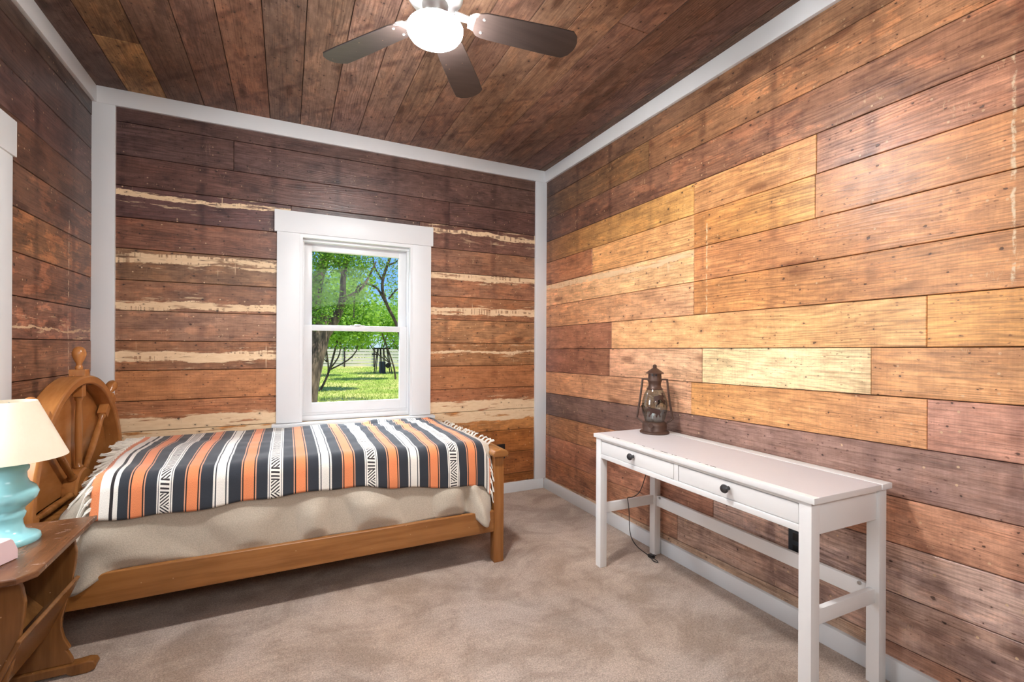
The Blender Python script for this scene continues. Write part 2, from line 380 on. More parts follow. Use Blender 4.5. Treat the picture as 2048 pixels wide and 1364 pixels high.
def glass_mat(name, tint=(1, 1, 1, 1), refl=0.06):
    m = D.materials.new(name); m.use_nodes = True; g = NT(m.node_tree); m.node_tree.nodes.remove(m.node_tree.nodes['Principled BSDF'])
    t = g.node('ShaderNodeBsdfTransparent'); t.inputs[0].default_value = tint
    gl = g.node('ShaderNodeBsdfGlossy'); gl.inputs['Roughness'].default_value = 0.03
    lw = g.node('ShaderNodeLayerWeight'); lw.inputs[0].default_value = 0.5
    mx = g.node('ShaderNodeMixShader'); g.put(mx.inputs[0], g.m('MULTIPLY_ADD', g.m('POWER', lw.outputs['Facing'], 3.0), 0.10, refl))
    g.l.new(t.outputs[0], mx.inputs[1]); g.l.new(gl.outputs[0], mx.inputs[2])
    g.l.new(mx.outputs[0], m.node_tree.nodes['Material Output'].inputs[0]); return m
M_GLASS = glass_mat('window_glass', (0.98, 0.99, 0.99, 1), 0.004)
M_LGLASS = glass_mat('smoky_lantern_glass', (0.80, 0.84, 0.84, 1), 0.08)
def emit_mat(name, c, s):
    m = D.materials.new(name); m.use_nodes = True; g = NT(m.node_tree); m.node_tree.nodes.remove(m.node_tree.nodes['Principled BSDF'])
    e = g.node('ShaderNodeEmission'); e.inputs[0].default_value = c; e.inputs[1].default_value = s
    g.l.new(e.outputs[0], m.node_tree.nodes['Material Output'].inputs[0]); return m

# ------------------------------------------------------------------ the room shell
XR, XL, YB, H, YF = 2.01, -1.014, 3.517, 2.75, -0.62      # faces of the trim
T = 0.02                                                     # trim stands proud of the boards by this much
WXR, WXL, WYB = XR + T, XL - T, YB + T                       # faces of the boards
BT = 0.016                                                   # board thickness in front of the cavity
AX = {'back': (Vector((1, 0, 0)), Vector((0, 0, 1))), 'right': (Vector((0, -1, 0)), Vector((0, 0, 1))),
      'left': (Vector((0, 1, 0)), Vector((0, 0, 1))), 'ceil': (Vector((0, 1, 0)), Vector((1, 0, 0)))}
def plank(side, origin, x0, x1, ya, yb, parent, tone_a, tone_b=None, band=(0, 0, 0), wear=(0.5, 0.4, 0.3), mat=None, gap=0.0016):
    """One board: along-wall x0..x1, across ya=(low at x0, low at x1), yb=(high at x0, high at x1). origin: wall point at (0,0)."""
    ex, ey = AX[side]; ez = ex.cross(ey)
    cx, cy = (x0 + x1) / 2, (ya[0] + ya[1] + yb[0] + yb[1]) / 4
    x0 += gap * .6; x1 -= gap * .6
    proud = random.uniform(-0.0012, 0.0012)
    out = lambda i, z: [(x0 - cx + i, ya[0] - cy + gap + i, z), (x1 - cx - i, ya[1] - cy + gap + i, z), (x1 - cx - i, yb[0 + 1] - cy - gap - i, z), (x0 - cx + i, yb[0] - cy - gap - i, z)]
    vs = out(0, -BT) + out(0, proud - 0.002) + out(0.002, proud)
    fs = [(8, 9, 10, 11)] + [(k * 4 + i, k * 4 + (i + 1) % 4, k * 4 + 4 + (i + 1) % 4, k * 4 + 4 + i) for k in range(2) for i in range(4)]
    me = D.meshes.new('plank'); me.from_pydata(vs, [], fs); me.materials.append(mat or M_WALL)
    tone_b = tone_b or tone_a
    a = me.attributes.new('tone', 'FLOAT_COLOR', 'POINT'); bb = me.attributes.new('band', 'FLOAT_VECTOR', 'POINT'); w = me.attributes.new('wear', 'FLOAT_VECTOR', 'POINT')
    q = TONE_FIX[side]; ta, tb = (lin(*[min(250, c * f) for c, f in zip(t, q)]) for t in (tone_a, tone_b))
    bl = (band[0] - cy, band[1], band[2])
    for i, v in enumerate(vs):
        a.data[i].color = ta if v[0] < 0 else tb; bb.data[i].vector = bl; w.data[i].vector = wear
    o = D.objects.new('plank', me); COL.objects.link(o)
    p = Vector(origin) + ex * cx + ey * cy
    o.matrix_world = Matrix(((ex.x, ey.x, ez.x, p.x), (ex.y, ey.y, ez.y, p.y), (ex.z, ey.z, ez.z, p.z), (0, 0, 0, 1)))
    o.parent = parent
    return o
TONE_FIX = {'back': (1.05, 1.17, 1.27), 'left': (1.06, 1.15, 1.22), 'right': (1.03, 1.05, 1.12), 'ceil': (1.12, 1.21, 1.28)}
def jit(c, a=7):
    d = random.uniform(-a, a); return tuple(max(4, min(252, x + d + random.uniform(-2, 2))) for x in c)

# floor
fl = MB().box(XL - .3, XR + .3, YF - .6, YB + .3, -0.12, 0.0).build('floor', M_CARPET); tag(fl, kind='structure')
# back wall (backing with the window opening) and its boards
OPX0, OPX1, OPZ0, OPZ1 = 0.076, 0.858, 0.70, 2.0
mb = MB(); yb0, yb1 = WYB + BT, WYB + 0.15
mb.box(XL - .2, OPX0, yb0, yb1, -.1, H + .1); mb.box(OPX1, XR + .2, yb0, yb1, -.1, H + .1); mb.box(OPX0, OPX1, yb0, yb1, -.1, OPZ0); mb.box(OPX0, OPX1, yb0, yb1, OPZ1, H + .1)
wall_back = mb.build('wall_back', M_BACK); tag(wall_back, kind='structure')
LV = [0.0, .155, .34, .525, .70, .885, 1.07, 1.252, 1.435, 1.62, 1.81, 1.996, 2.187, 2.37, 2.568, 2.75]
# (left tone, right tone, band centre, half width, amount, wear)
BK = [((130, 70, 30), None, (0, 0, 0), (.3, .6, .1)), ((136, 74, 32), None, (0, 0, 0), (.3, .7, .1)), ((150, 84, 40), None, (0, 0, 0), (.3, .5, .1)),
      ((166, 100, 52), None, (.665, .055, 1), (.2, .3, .2)), ((158, 96, 58), None, (.742, .048, 1), (.2, .3, .2)), ((162, 96, 56), None, (0, 0, 0), (.15, .3, .1)),
      ((138, 86, 56), (150, 92, 58), (1.155, .036, 1), (.4, .5, .3)), ((136, 88, 60), (150, 94, 62), (0, 0, 0), (.5, .6, .4)), ((130, 80, 54), (146, 90, 58), (1.475, .026, .95), (.4, .6, .4)),
      ((120, 78, 54), (136, 86, 58), (1.755, .034, .9), (.5, .7, .4)), ((112, 66, 46), (128, 80, 56), (0, 0, 0), (.5, .5, .4)), ((86, 54, 46), (104, 66, 50), (2.138, .017, .95), (.8, .6, .2)),
      ((92, 58, 46), (94, 60, 48), (0, 0, 0), (.9, .3, .15)), ((84, 54, 46), (92, 60, 48), (0, 0, 0), (.9, .3, .15)), ((80, 54, 44), (88, 58, 46), (0, 0, 0), (.8, .2, .1))]
ob = (0, WYB, 0)
for i, (a, b_, bd, wr) in enumerate(BK):
    z0, z1 = LV[i], LV[i + 1]; a = jit(a, 4); b_ = jit(b_ or a, 4)
    Lw = (WXL, 0.02); Rw = (0.915, WXR)
    ha, hb = (z0, z0), (z1, z1)
    if z1 <= .701 or z0 >= 2.18:
        split = {13: 0.0 - .32, 12: 1.15, 2: .4}.get(i)
        if split is not None:
            mid = tuple((p + q) / 2 for p, q in zip(a, b_))
            plank('back', ob, WXL, split, ha, hb, wall_back, a, mid, bd, wr); plank('back', ob, split, WXR, ha, hb, wall_back, jit(mid, 4), b_, bd, wr)
        else: plank('back', ob, WXL, WXR, ha, hb, wall_back, a, b_, bd, wr)
    else:
        plank('back', ob, *Lw, ha, hb, wall_back, a, a, bd, wr)
        bdr = {9: (1.795, .04, .95), 8: (1.505, .03, .95), 6: (1.18, .011, .9), 11: (2.14, .02, .9)}.get(i, bd)
        plank('back', ob, *Rw, ha, hb, wall_back, b_, jit(b_, 5), bdr, wr)
        if i == 11: plank('back', ob, 0.02, 0.915, (2.06, 2.06), hb, wall_back, (84, 56, 46), None, (0, 0, 0), wr)
# left wall with window opening
LWY0, LWY1 = 1.678, 2.46
mb = MB(); x1, x0 = WXL - BT, WXL - 0.15
mb.box(x0, x1, YF - .3, LWY0, -.1, H + .1); mb.box(x0, x1, LWY1, YB + .3, -.1, H + .1); mb.box(x0, x1, LWY0, LWY1, -.1, OPZ0); mb.box(x0, x1, LWY0, LWY1, OPZ1, H + .1)
wall_left = mb.build('wall_left', M_BACK); tag(wall_left, kind='structure')
ol = (WXL, 0, 0)
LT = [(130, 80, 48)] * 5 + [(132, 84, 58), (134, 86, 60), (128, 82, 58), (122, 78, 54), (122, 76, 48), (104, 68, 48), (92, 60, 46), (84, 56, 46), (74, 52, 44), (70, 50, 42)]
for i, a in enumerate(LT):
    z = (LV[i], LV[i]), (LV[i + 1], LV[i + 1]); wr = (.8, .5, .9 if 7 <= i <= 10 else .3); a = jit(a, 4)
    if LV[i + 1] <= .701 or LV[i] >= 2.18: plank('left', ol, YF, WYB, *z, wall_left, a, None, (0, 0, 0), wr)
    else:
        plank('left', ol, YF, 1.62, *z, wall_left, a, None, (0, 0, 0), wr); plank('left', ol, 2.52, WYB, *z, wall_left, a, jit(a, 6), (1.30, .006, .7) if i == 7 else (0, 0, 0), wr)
# right wall
wall_right = MB().box(WXR + BT, WXR + .15, YF - .3, YB + .3, -.1, H + .1).build('wall_right', M_BACK); tag(wall_right, kind='structure')
ZC = [0, .088, .273, .46, .641, .827, 1.01, 1.206, 1.394, 1.576, 1.761, 1.953, 2.135, 2.329, 2.518, 2.75]
ZN = [0, .145, .33, .515, .687, .878, 1.058, 1.239, 1.422, 1.608, 1.792, 1.979, 2.149, 2.345, 2.53, 2.75]
def zr(k, Y): return ZC[k] + (ZN[k] - ZC[k]) * (WYB - Y) / (WYB - 0.6)
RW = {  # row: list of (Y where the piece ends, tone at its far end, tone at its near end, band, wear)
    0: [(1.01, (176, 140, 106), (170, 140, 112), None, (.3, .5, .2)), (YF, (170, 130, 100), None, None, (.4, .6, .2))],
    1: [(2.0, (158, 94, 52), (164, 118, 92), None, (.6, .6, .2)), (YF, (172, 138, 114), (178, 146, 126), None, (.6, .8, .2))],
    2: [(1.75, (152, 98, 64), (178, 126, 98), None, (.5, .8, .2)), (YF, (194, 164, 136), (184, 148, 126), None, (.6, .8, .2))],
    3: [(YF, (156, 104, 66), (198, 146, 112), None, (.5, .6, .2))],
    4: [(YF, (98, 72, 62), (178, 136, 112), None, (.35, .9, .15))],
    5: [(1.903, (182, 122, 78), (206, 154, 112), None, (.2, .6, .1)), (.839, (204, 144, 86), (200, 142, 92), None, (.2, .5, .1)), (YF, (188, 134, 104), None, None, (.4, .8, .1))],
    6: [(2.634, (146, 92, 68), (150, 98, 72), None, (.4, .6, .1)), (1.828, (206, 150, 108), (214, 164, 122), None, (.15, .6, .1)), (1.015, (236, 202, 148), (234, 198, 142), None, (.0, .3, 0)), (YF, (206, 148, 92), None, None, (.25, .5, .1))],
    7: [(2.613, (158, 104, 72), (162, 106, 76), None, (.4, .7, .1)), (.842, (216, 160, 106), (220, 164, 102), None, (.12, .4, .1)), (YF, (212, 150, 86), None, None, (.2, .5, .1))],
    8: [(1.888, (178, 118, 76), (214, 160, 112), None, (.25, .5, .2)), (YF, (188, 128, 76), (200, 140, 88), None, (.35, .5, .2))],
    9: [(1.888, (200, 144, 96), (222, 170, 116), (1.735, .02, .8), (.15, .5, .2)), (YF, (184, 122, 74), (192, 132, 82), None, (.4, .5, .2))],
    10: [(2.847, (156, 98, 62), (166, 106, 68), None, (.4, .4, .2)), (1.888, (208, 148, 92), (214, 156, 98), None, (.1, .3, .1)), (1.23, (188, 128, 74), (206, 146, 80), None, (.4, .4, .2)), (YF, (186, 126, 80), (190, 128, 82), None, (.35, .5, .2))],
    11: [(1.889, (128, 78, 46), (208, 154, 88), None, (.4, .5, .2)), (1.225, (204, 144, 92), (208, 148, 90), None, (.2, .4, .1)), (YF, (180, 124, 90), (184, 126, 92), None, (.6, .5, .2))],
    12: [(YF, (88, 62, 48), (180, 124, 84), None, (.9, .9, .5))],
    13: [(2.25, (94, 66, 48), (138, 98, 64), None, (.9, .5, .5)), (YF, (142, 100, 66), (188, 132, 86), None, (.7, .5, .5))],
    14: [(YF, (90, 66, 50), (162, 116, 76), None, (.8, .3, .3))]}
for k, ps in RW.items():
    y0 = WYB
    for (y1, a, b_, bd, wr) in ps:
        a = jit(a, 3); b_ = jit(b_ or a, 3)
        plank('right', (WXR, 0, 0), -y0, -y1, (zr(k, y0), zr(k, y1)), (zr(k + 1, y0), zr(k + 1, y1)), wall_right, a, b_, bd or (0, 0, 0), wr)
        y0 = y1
# front wall behind the camera, with a doorway-sized opening for the fill lamp
mb = MB(); mb.box(XL - .2, -.55, YF - .14, YF - .02, -.1, H + .1); mb.box(1.35, XR + .2, YF - .14, YF - .02, -.1, H + .1); mb.box(-.55, 1.35, YF - .14, YF - .02, 2.5, H + .1)
wall_front = mb.build('wall_front', M_BACK); tag(wall_front, kind='structure')
# unseen shell closing the space around the fill lamp, so no sky leaks in
mb = MB(); mb.box(XL - .2, XR + .2, -1.25, -1.2, -.1, H + .1); mb.box(XL - .2, XL - .1, -1.25, YF - .02, -.1, H + .1); mb.box(XR + .1, XR + .2, -1.25, YF - .02, -.1, H + .1)
tag(mb.build('wall_rear_shell', M_WHITE), kind='structure')
# ceiling
ceiling = MB().box(XL - .3, XR + .3, -1.3, YB + .3, H + BT, H + .14).build('ceiling', M_BACK); tag(ceiling, kind='structure')
xs = [WXL, -.87, -.676, -.481, -.3, -.11, .074, .262, .45, .638, .826, 1.013, 1.2, 1.388, 1.575, 1.763, 1.95, WXR]
CT = [(84, 58, 48), (112, 76, 52), (96, 64, 50), (98, 66, 52), (110, 76, 58), (104, 76, 62), (110, 80, 64), (114, 82, 66), (116, 84, 68), (114, 82, 66), (116, 82, 64), (114, 80, 60), (112, 76, 56), (104, 70, 54), (98, 66, 52), (92, 64, 50), (92, 64, 50)]
csplit = {1: 2.95, 2: None, 6: 1.2, 13: 1.75, 9: 2.4}
for i, c in enumerate(CT):
    a = jit(c, 4); y0s = [YF - .02]
    if csplit.get(i): y0s.append(csplit[i])
    y0s.append(WYB)
    for j in range(len(y0s) - 1):
        cc = a if not (i == 1 and j == 1) else (134, 94, 58)
        plank('ceil', (0, 0, H), y0s[j], y0s[j + 1], (xs[i], xs[i]), (xs[i + 1], xs[i + 1]), ceiling, cc, jit(cc, 5), (0, 0, 0), (.55, .12, .35), mat=M_CEIL)

# trim
ntrim = [0]
def trim(*a, b=0.002):
    ntrim[0] += 1
    o = box('trim_%d' % ntrim[0], M_WHITE, None, *a, b=b); tag(o, kind='structure'); return o
CB = 2.651
trim(XL, XR, YB, WYB + .003, CB, H)                       # crown, back
trim(XR, WXR + .003, YF, WYB, CB, H)                      # crown, right (butts in the corner)
trim(WXL - .003, XL, YF, WYB, CB, H)                      # crown, left
trim(WXL - .002, XL + .088, YB + .001, WYB + .003, .085, CB)      # corner board, left of back wall
trim(XR - .088, WXR + .002, YB + .001, WYB + .003, .085, CB)
for nm, a in (('baseboard_back', (XL, XR, YB, WYB + .003, 0, .085)), ('baseboard_right', (XR, WXR + .003, YF, YB, 0, .085)), ('baseboard_left', (WXL - .003, XL, YF, YB, 0, .085))):
    tag(box(nm, M_WHITE, None, *a, b=0.003), kind='structure')

# windows: local x along wall, y outward (to the outside), z up; origin on the trim face at the opening's centre, floor level
def make_window(name, loc, rz):
    root = empty(name, loc, rz); tag(root, kind='structure')
    hw = 0.391
    P = lambda nm, *a, b=.002, mat=M_WHITE, par=None: box(nm, mat, par or root, *a, b=b)
    for s in (-1, 1):
        x = sorted((s * hw, s * (hw + .142))); P('window_casing', x[0], x[1], -.001, T + .003, .70, 1.999)
        x = sorted((s * hw, s * (hw - .018))); P('window_jamb', x[0], x[1], .002, .14, .70, 1.9988, b=0)
        x = sorted((s * (hw - .018), s * (hw - .030))); P('jamb_liner', x[0], x[1], .055, .14, .73, 1.97, mat=M_VINYL)
    P('window_head', -(hw + .157), hw + .157, -.008, T + .003, 1.999, 2.146, b=.003)
    P('head_jamb', -hw + .0178, hw - .0178, .0025, .139, 1.975, 1.9988, b=0)
    P('head_stop', -hw + .018, hw - .018, .04, .14, 1.955, 1.975, mat=M_VINYL)
    P('window_sill', -(hw + .168), hw + .168, -.045, .14, .672, .697, b=.006)
    P('window_apron', -(hw + .142), hw + .142, .001, T + .003, .59, .671)
    P('sill_step', -hw + .018, hw - .018, .045, .14, .697, .735, mat=M_VINYL)
    P('sill_stop', -hw + .018, hw - .018, .062, .14, .735, .752, mat=M_VINYL)
    def sash(nm, y0, z0, z1, bt, tp, st):
        e = empty(nm); e.parent = root
        sw = hw - .030
        P('stile', -sw, -sw + st, y0, y0 + .035, z0, z1, mat=M_VINYL, par=e); P('stile', sw - st, sw, y0, y0 + .035, z0, z1, mat=M_VINYL, par=e)
        P('bottom_rail', -sw + st - .001, sw - st + .001, y0, y0 + .034, z0, z0 + bt, mat=M_VINYL, par=e); P('top_rail', -sw + st - .001, sw - st + .001, y0, y0 + .034, z1 - tp, z1, mat=M_VINYL, par=e)
        box('glass_pane', M_GLASS, e, -sw + st - .004, sw - st + .004, y0 + .015, y0 + .019, z0 + bt - .004, z1 - tp + .004)
        return e
    lo = sash('lower_sash', .066, .752, 1.374, .068, .040, .052)
    sash('upper_sash', .102, 1.340, 1.957, .036, .050, .052)
    lk = MB().lathe([(.0, 0), (.024, 0), (.026, .004), (.02, .011), (.0, .012)], 20, (0, .075, 1.374)); lk.box(-.05, .05, .066, .092, 1.3735, 1.379)
    lk.build('sash_lock', M_VINYL, lo, smooth=True)
    return root
make_window('window_1', (0.467, YB, 0), 0)
make_window('window_2', (XL, (LWY0 + LWY1) / 2, 0), math.pi / 2)

# wall outlets
def outlet(label, loc, rz, mat):
    o = empty('wall_outlet', loc, rz); tag(o, label, 'outlet', 'wall outlets')
    box('cover_plate', mat, o, -.038, .038, -.006, .004, -.06, .06, b=.003)
    for s in (-.026, .026): box('socket', M_BLACK, o, -.017, .017, -.0085, .0, s - .017, s + .017, b=.002)
outlet('black electrical outlet on the back wall past the footboard', (1.607, WYB - .004, .352), 0, M_BLACK)
outlet('slate grey electrical outlet on the board wall behind the desk', (WXR - .004, 1.296, .372), -math.pi / 2, M_SLATE)

# ------------------------------------------------------------------ bed frame
bed = empty('bed_frame', (0.1, 2.93, 0)); tag(bed, 'honey maple twin bed frame with a ship wheel headboard', 'bed')
bed_inv = Matrix.Translation(Vector((-0.1, -2.93, 0)))
def bpart(mb, name, mat, parent=None, **k):
    """build in world coordinates, then parent under the bed"""
    o = mb.build(name, mat, None, **k); p = parent or bed
    o.parent = p; o.matrix_parent_inverse = bed_inv
    return o
HY, HZ, HR = 2.925, 0.53, 0.55           # wheel centre and outer radius
HXB, HXF = -0.958, -0.868                # back and front of the rim
head = MB().lathe([(0, 0), (.50, 0), (.50, .012), (0, .012)], 64, (-.945, HY, HZ), M=Matrix.Rotation(math.pi / 2, 3, 'Y'))
# panel is a half disc down to the mattress base: disc plus a lower apron
head.box(-.945, -.933, HY - .50, HY + .50, .20, HZ)
headboard = bpart(head, 'headboard', M_HEAD, smooth=True)
rm = MB(); arc = [math.pi * k / 40 for k in range(41)]
pts = [(HY - HR, .0)] + [(HY - HR * math.cos(a), HZ + HR * math.sin(a)) for a in arc] + [(HY + HR, .0)]
inn = [(HY - HR + .042, .0)] + [(HY - (HR - .042) * math.cos(a), HZ + (HR - .042) * math.sin(a)) for a in arc] + [(HY + HR - .042, .0)]
n = len(pts); vs = []
for x in (HXB, HXF): vs += [(x, y, z) for y, z in pts] + [(x, y, z) for y, z in inn]
fs = []
for i in range(n - 1):
    fs += [(i, i + 1, n + i + 1, n + i), (2 * n + i, 3 * n + i, 3 * n + i + 1, 2 * n + i + 1), (i, 2 * n + i, 2 * n + i + 1, i + 1), (n + i, n + i + 1, 3 * n + i + 1, 3 * n + i)]
fs += [(0, n, 3 * n, 2 * n), (n - 1, 3 * n - 1, 4 * n - 1, 2 * n - 1)]
rm.add(vs, fs)
def hpart(mb, name, mat, **k):
    o = mb.build(name, mat, None, **k); o.parent = headboard; o.matrix_parent_inverse = Matrix.Identity(4); return o
# children of the headboard are built in world space; the headboard's own world transform is the identity
hpart(rm, 'wheel_rim', M_HEAD, smooth=True, bevel=.008, angle=35)
hpart(MB().box(-.944, -.885, HY - .497, HY + .497, .42, .49, b=.004), 'lower_rail', M_BED, smooth=True)
hubm = MB().lathe([(0, 0), (.10, 0), (.105, .006), (.105, .05), (.098, .058), (.06, .062), (.055, .07), (0, .072)], 40, (-.934, HY, HZ), M=Matrix.Rotation(math.pi / 2, 3, 'Y'))
hpart(hubm, 'wheel_hub', M_HEAD, smooth=True)
SPX = -.902
knob_prof = [(.0, 0), (.014, 0), (.015, .012), (.010, .02), (.012, .03), (.019, .045), (.0265, .066), (.027, .08), (.021, .098), (.011, .108), (0, .110)]
for kdeg in (-90, -45, 0, 45, 90):
    a = math.radians(kdeg); d = Vector((0, math.sin(a), math.cos(a))); c = Vector((SPX, HY, HZ))
    rot = Vector((0, 0, 1)).rotation_difference(d).to_matrix()
    prof = [(0, .10), (.018, .10), (.019, .112), (.013, .12), (.0125, .14), (.015, .24), (.0145, .34), (.011, .425), (.015, .432), (.017, .44), (.016, .447), (0, .447)]
    sp = MB().lathe(prof, 20, c, M=rot)
    so = hpart(sp, 'wheel_spoke', M_BEDV, smooth=True)
    blk = MB(); bm = bmesh.new(); bmesh.ops.create_cube(bm, size=1)
    for v in bm.verts: v.co = c + rot @ Vector((v.co.x * .040, v.co.y * .044, .447 + (v.co.z + .5) * .068))
    blk.bm(bm); hpart(blk, 'spoke_block', M_HEAD, bevel=.003)
    if abs(kdeg) < 80:
        hp = MB(); bm = bmesh.new(); bmesh.ops.create_cube(bm, size=1)
        for v in bm.verts: v.co = c + rot @ Vector((v.co.x * .062, v.co.y * .056, HR - .004 + (v.co.z + .5) * .034))
        hp.bm(bm); hpart(hp, 'handle_block', M_HEAD, bevel=.003)
        hpart(MB().lathe([(r, z + HR + .030) for r, z in knob_prof], 24, c, M=rot), 'wheel_handle', M_HEAD, smooth=True)
RY0, RY1 = 2.425, 2.452
for s, (y0, y1) in enumerate(((RY0, RY1), (3.44, 3.467))):
    # the near rail drops in a curve at the head end
    prof = [(-.862, .168), (1.07, .176), (1.07, .296), (-.66, .300)]
    prof += [(-.66 - .11 * t / math.pi, .300 - .0325 * (1 - math.cos(t))) for t in [math.pi * k / 8 for k in range(1, 9)]] + [(-.862, .235)]
    bpart(MB().prism(prof, lambda u, v, t: (u, t, v), y0, y1), 'side_rail', M_BED, bevel=.004)
for y0 in (2.418, 3.43):
    bpart(MB().box(1.062, 1.122, y0, y0 + .058, 0, .605, b=.006), 'foot_post', M_BEDV, smooth=True)
bpart(MB().box(1.078, 1.106, 2.47, 3.44, .20, .56, b=.003), 'footboard_panel', M_BED, smooth=True)
cap = MB(); cp = [(1.052, .602), (1.132, .602), (1.142, .612), (1.142, .625), (1.128, .640), (1.092, .646), (1.056, .640), (1.042, .625), (1.042, .612)]
cap.prism(cp, lambda u, v, t: (u, t, v), 2.395, 3.50)
bpart(cap, 'footboard_cap', M_BED, bevel=.006)

# ------------------------------------------------------------------ mattress, fleece, serape
mt = MB().box(-.74, 1.03, 2.49, 3.445, .25, .645, b=.05).build('mattress', M_MATTR, None, smooth=True)
tag(mt, 'cream single mattress under the oatmeal fleece blanket', 'mattress')
# slats carrying the mattress
for k in range(7):
    x = -.72 + k * .28
    bpart(MB().box(x, x + .07, 2.4515, 3.4405, .232, .250), 'bed_slat', M_BED)

SY0, SYF, SR = 3.462, 2.462, 0.055
def nz(x, y, s, seed=0.0): return mnoise.noise(Vector((x * s + seed, y * s - seed * .7, seed)))
def drape(x, s, off=0.0, bulge=0.0):
    """point on cloth lying over the mattress: s runs from the wall side to the front edge and then down"""
    top = SY0 - SYF - SR; q = SR * math.pi / 2
    zt = .667 + .012 * nz(x, s, 2.3, 3.1) + .006 * nz(x, s, 6, 1.7)
    zt += .018 * max(0, 1 - abs(s - .62) / .5) - .02 * max(0, (x - .80) / .25) ** 2
    zt -= .15 * sstep(-.69, -.85, x) * sstep(.25, .95, s)
    if s < top: y, z, ny, nzv = SY0 - s, zt, 0, 1
    elif s < top + q:
        a = (s - top) / SR; y, z, ny, nzv = SYF + SR - SR * math.sin(a), zt - SR + SR * math.cos(a), -math.sin(a), math.cos(a)
    else:
        y, z, ny, nzv = SYF, zt - SR - (s - top - q), -1, 0
    return Vector((x, y + ny * (off + bulge), z + nzv * off))
DROP0 = SY0 - SYF - SR + SR * math.pi / 2
def sstep(a, b, x):
    t = max(0, min(1, (x - a) / (b - a))); return t * t * (3 - 2 * t)
def cloth(name, mat, xs, sfun, fn, thick, parent=None, nS=90):
    vs, fs, uv = [], [], []
    for x in xs:
        s1 = sfun(x)
        for j in range(nS + 1):
            s = s1[0] + (s1[1] - s1[0]) * j / nS
            vs.append(fn(x, s)); uv.append((x, s))
    m = nS + 1
    for i in range(len(xs) - 1):
        for j in range(nS): fs.append((i * m + j, i * m + j + 1, (i + 1) * m + j + 1, (i + 1) * m + j))
    me = D.meshes.new(name); me.from_pydata([v[:] for v in vs], [], fs); me.materials.append(mat)
    ul = me.uv_layers.new(name='cloth')
    for l in me.loops: ul.data[l.index].uv = uv[l.vertex_index]
    for p in me.polygons: p.use_smooth = True
    o = D.objects.new(name, me); COL.objects.link(o)
    sm = o.modifiers.new('thickness', 'SOLIDIFY'); sm.thickness = thick; sm.offset = 1
    return o
def fleece_hem(x):
    z = .285 + .012 * math.sin(x * 9)
    z -= .055 * sstep(-.64, -.78, x) - .15 * sstep(-.69, -.85, x)
    k = math.exp(-((x - 1.0) / .045) ** 2); z -= .05 * k
    return DROP0 + (.667 - SR - z)
def fleece_fn(x, s):
    d = max(0, s - DROP0); f = min(1, d / .1)
    fold = .013 * math.sin(x * 19 + 4 * nz(x, 0, 2, 5) + d * 5 * nz(x, 1, 1, 2)) * f * (.5 + 1.5 * sstep(-.3, .4, x)) * sstep(.04, .2, d) + .010 * nz(x * 1.0, s * .7, 6.5, 9) * f + .032 * nz(x - s * .8, s * .3, 4, 2) * f
    lump = .034 * math.exp(-((x - .955 - .25 * (d - .2)) / .03) ** 2) * sstep(.13, .17, d) - .018 * math.exp(-((x - .905) / .025) ** 2) * sstep(.13, .2, d)
    over = .045 * sstep(-.60, -.74, x) * sstep(.22, .36, d) + .05 * math.exp(-((x - 1.0) / .05) ** 2) * sstep(.16, .30, d)
    z_ = drape(x, s).z
    fold = (fold + .006) * sstep(.07, .20, d)
    if z_ < .36: fold = min(fold, .004 + .03 * sstep(.30, .36, z_))
    p = drape(x, s, .004, max(-.002, fold) + lump + over)
    if p.x > 1.02: p.z -= .0
    return p
xs_f = [-.825 + (1.05 + .825) * i / 240 for i in range(241)]
fleece = cloth('fleece_blanket', M_FLEECE, xs_f, lambda x: (.02, fleece_hem(x)), fleece_fn, .004)
tag(fleece, 'oatmeal beige fleece blanket hanging over the bed rail', 'blanket')

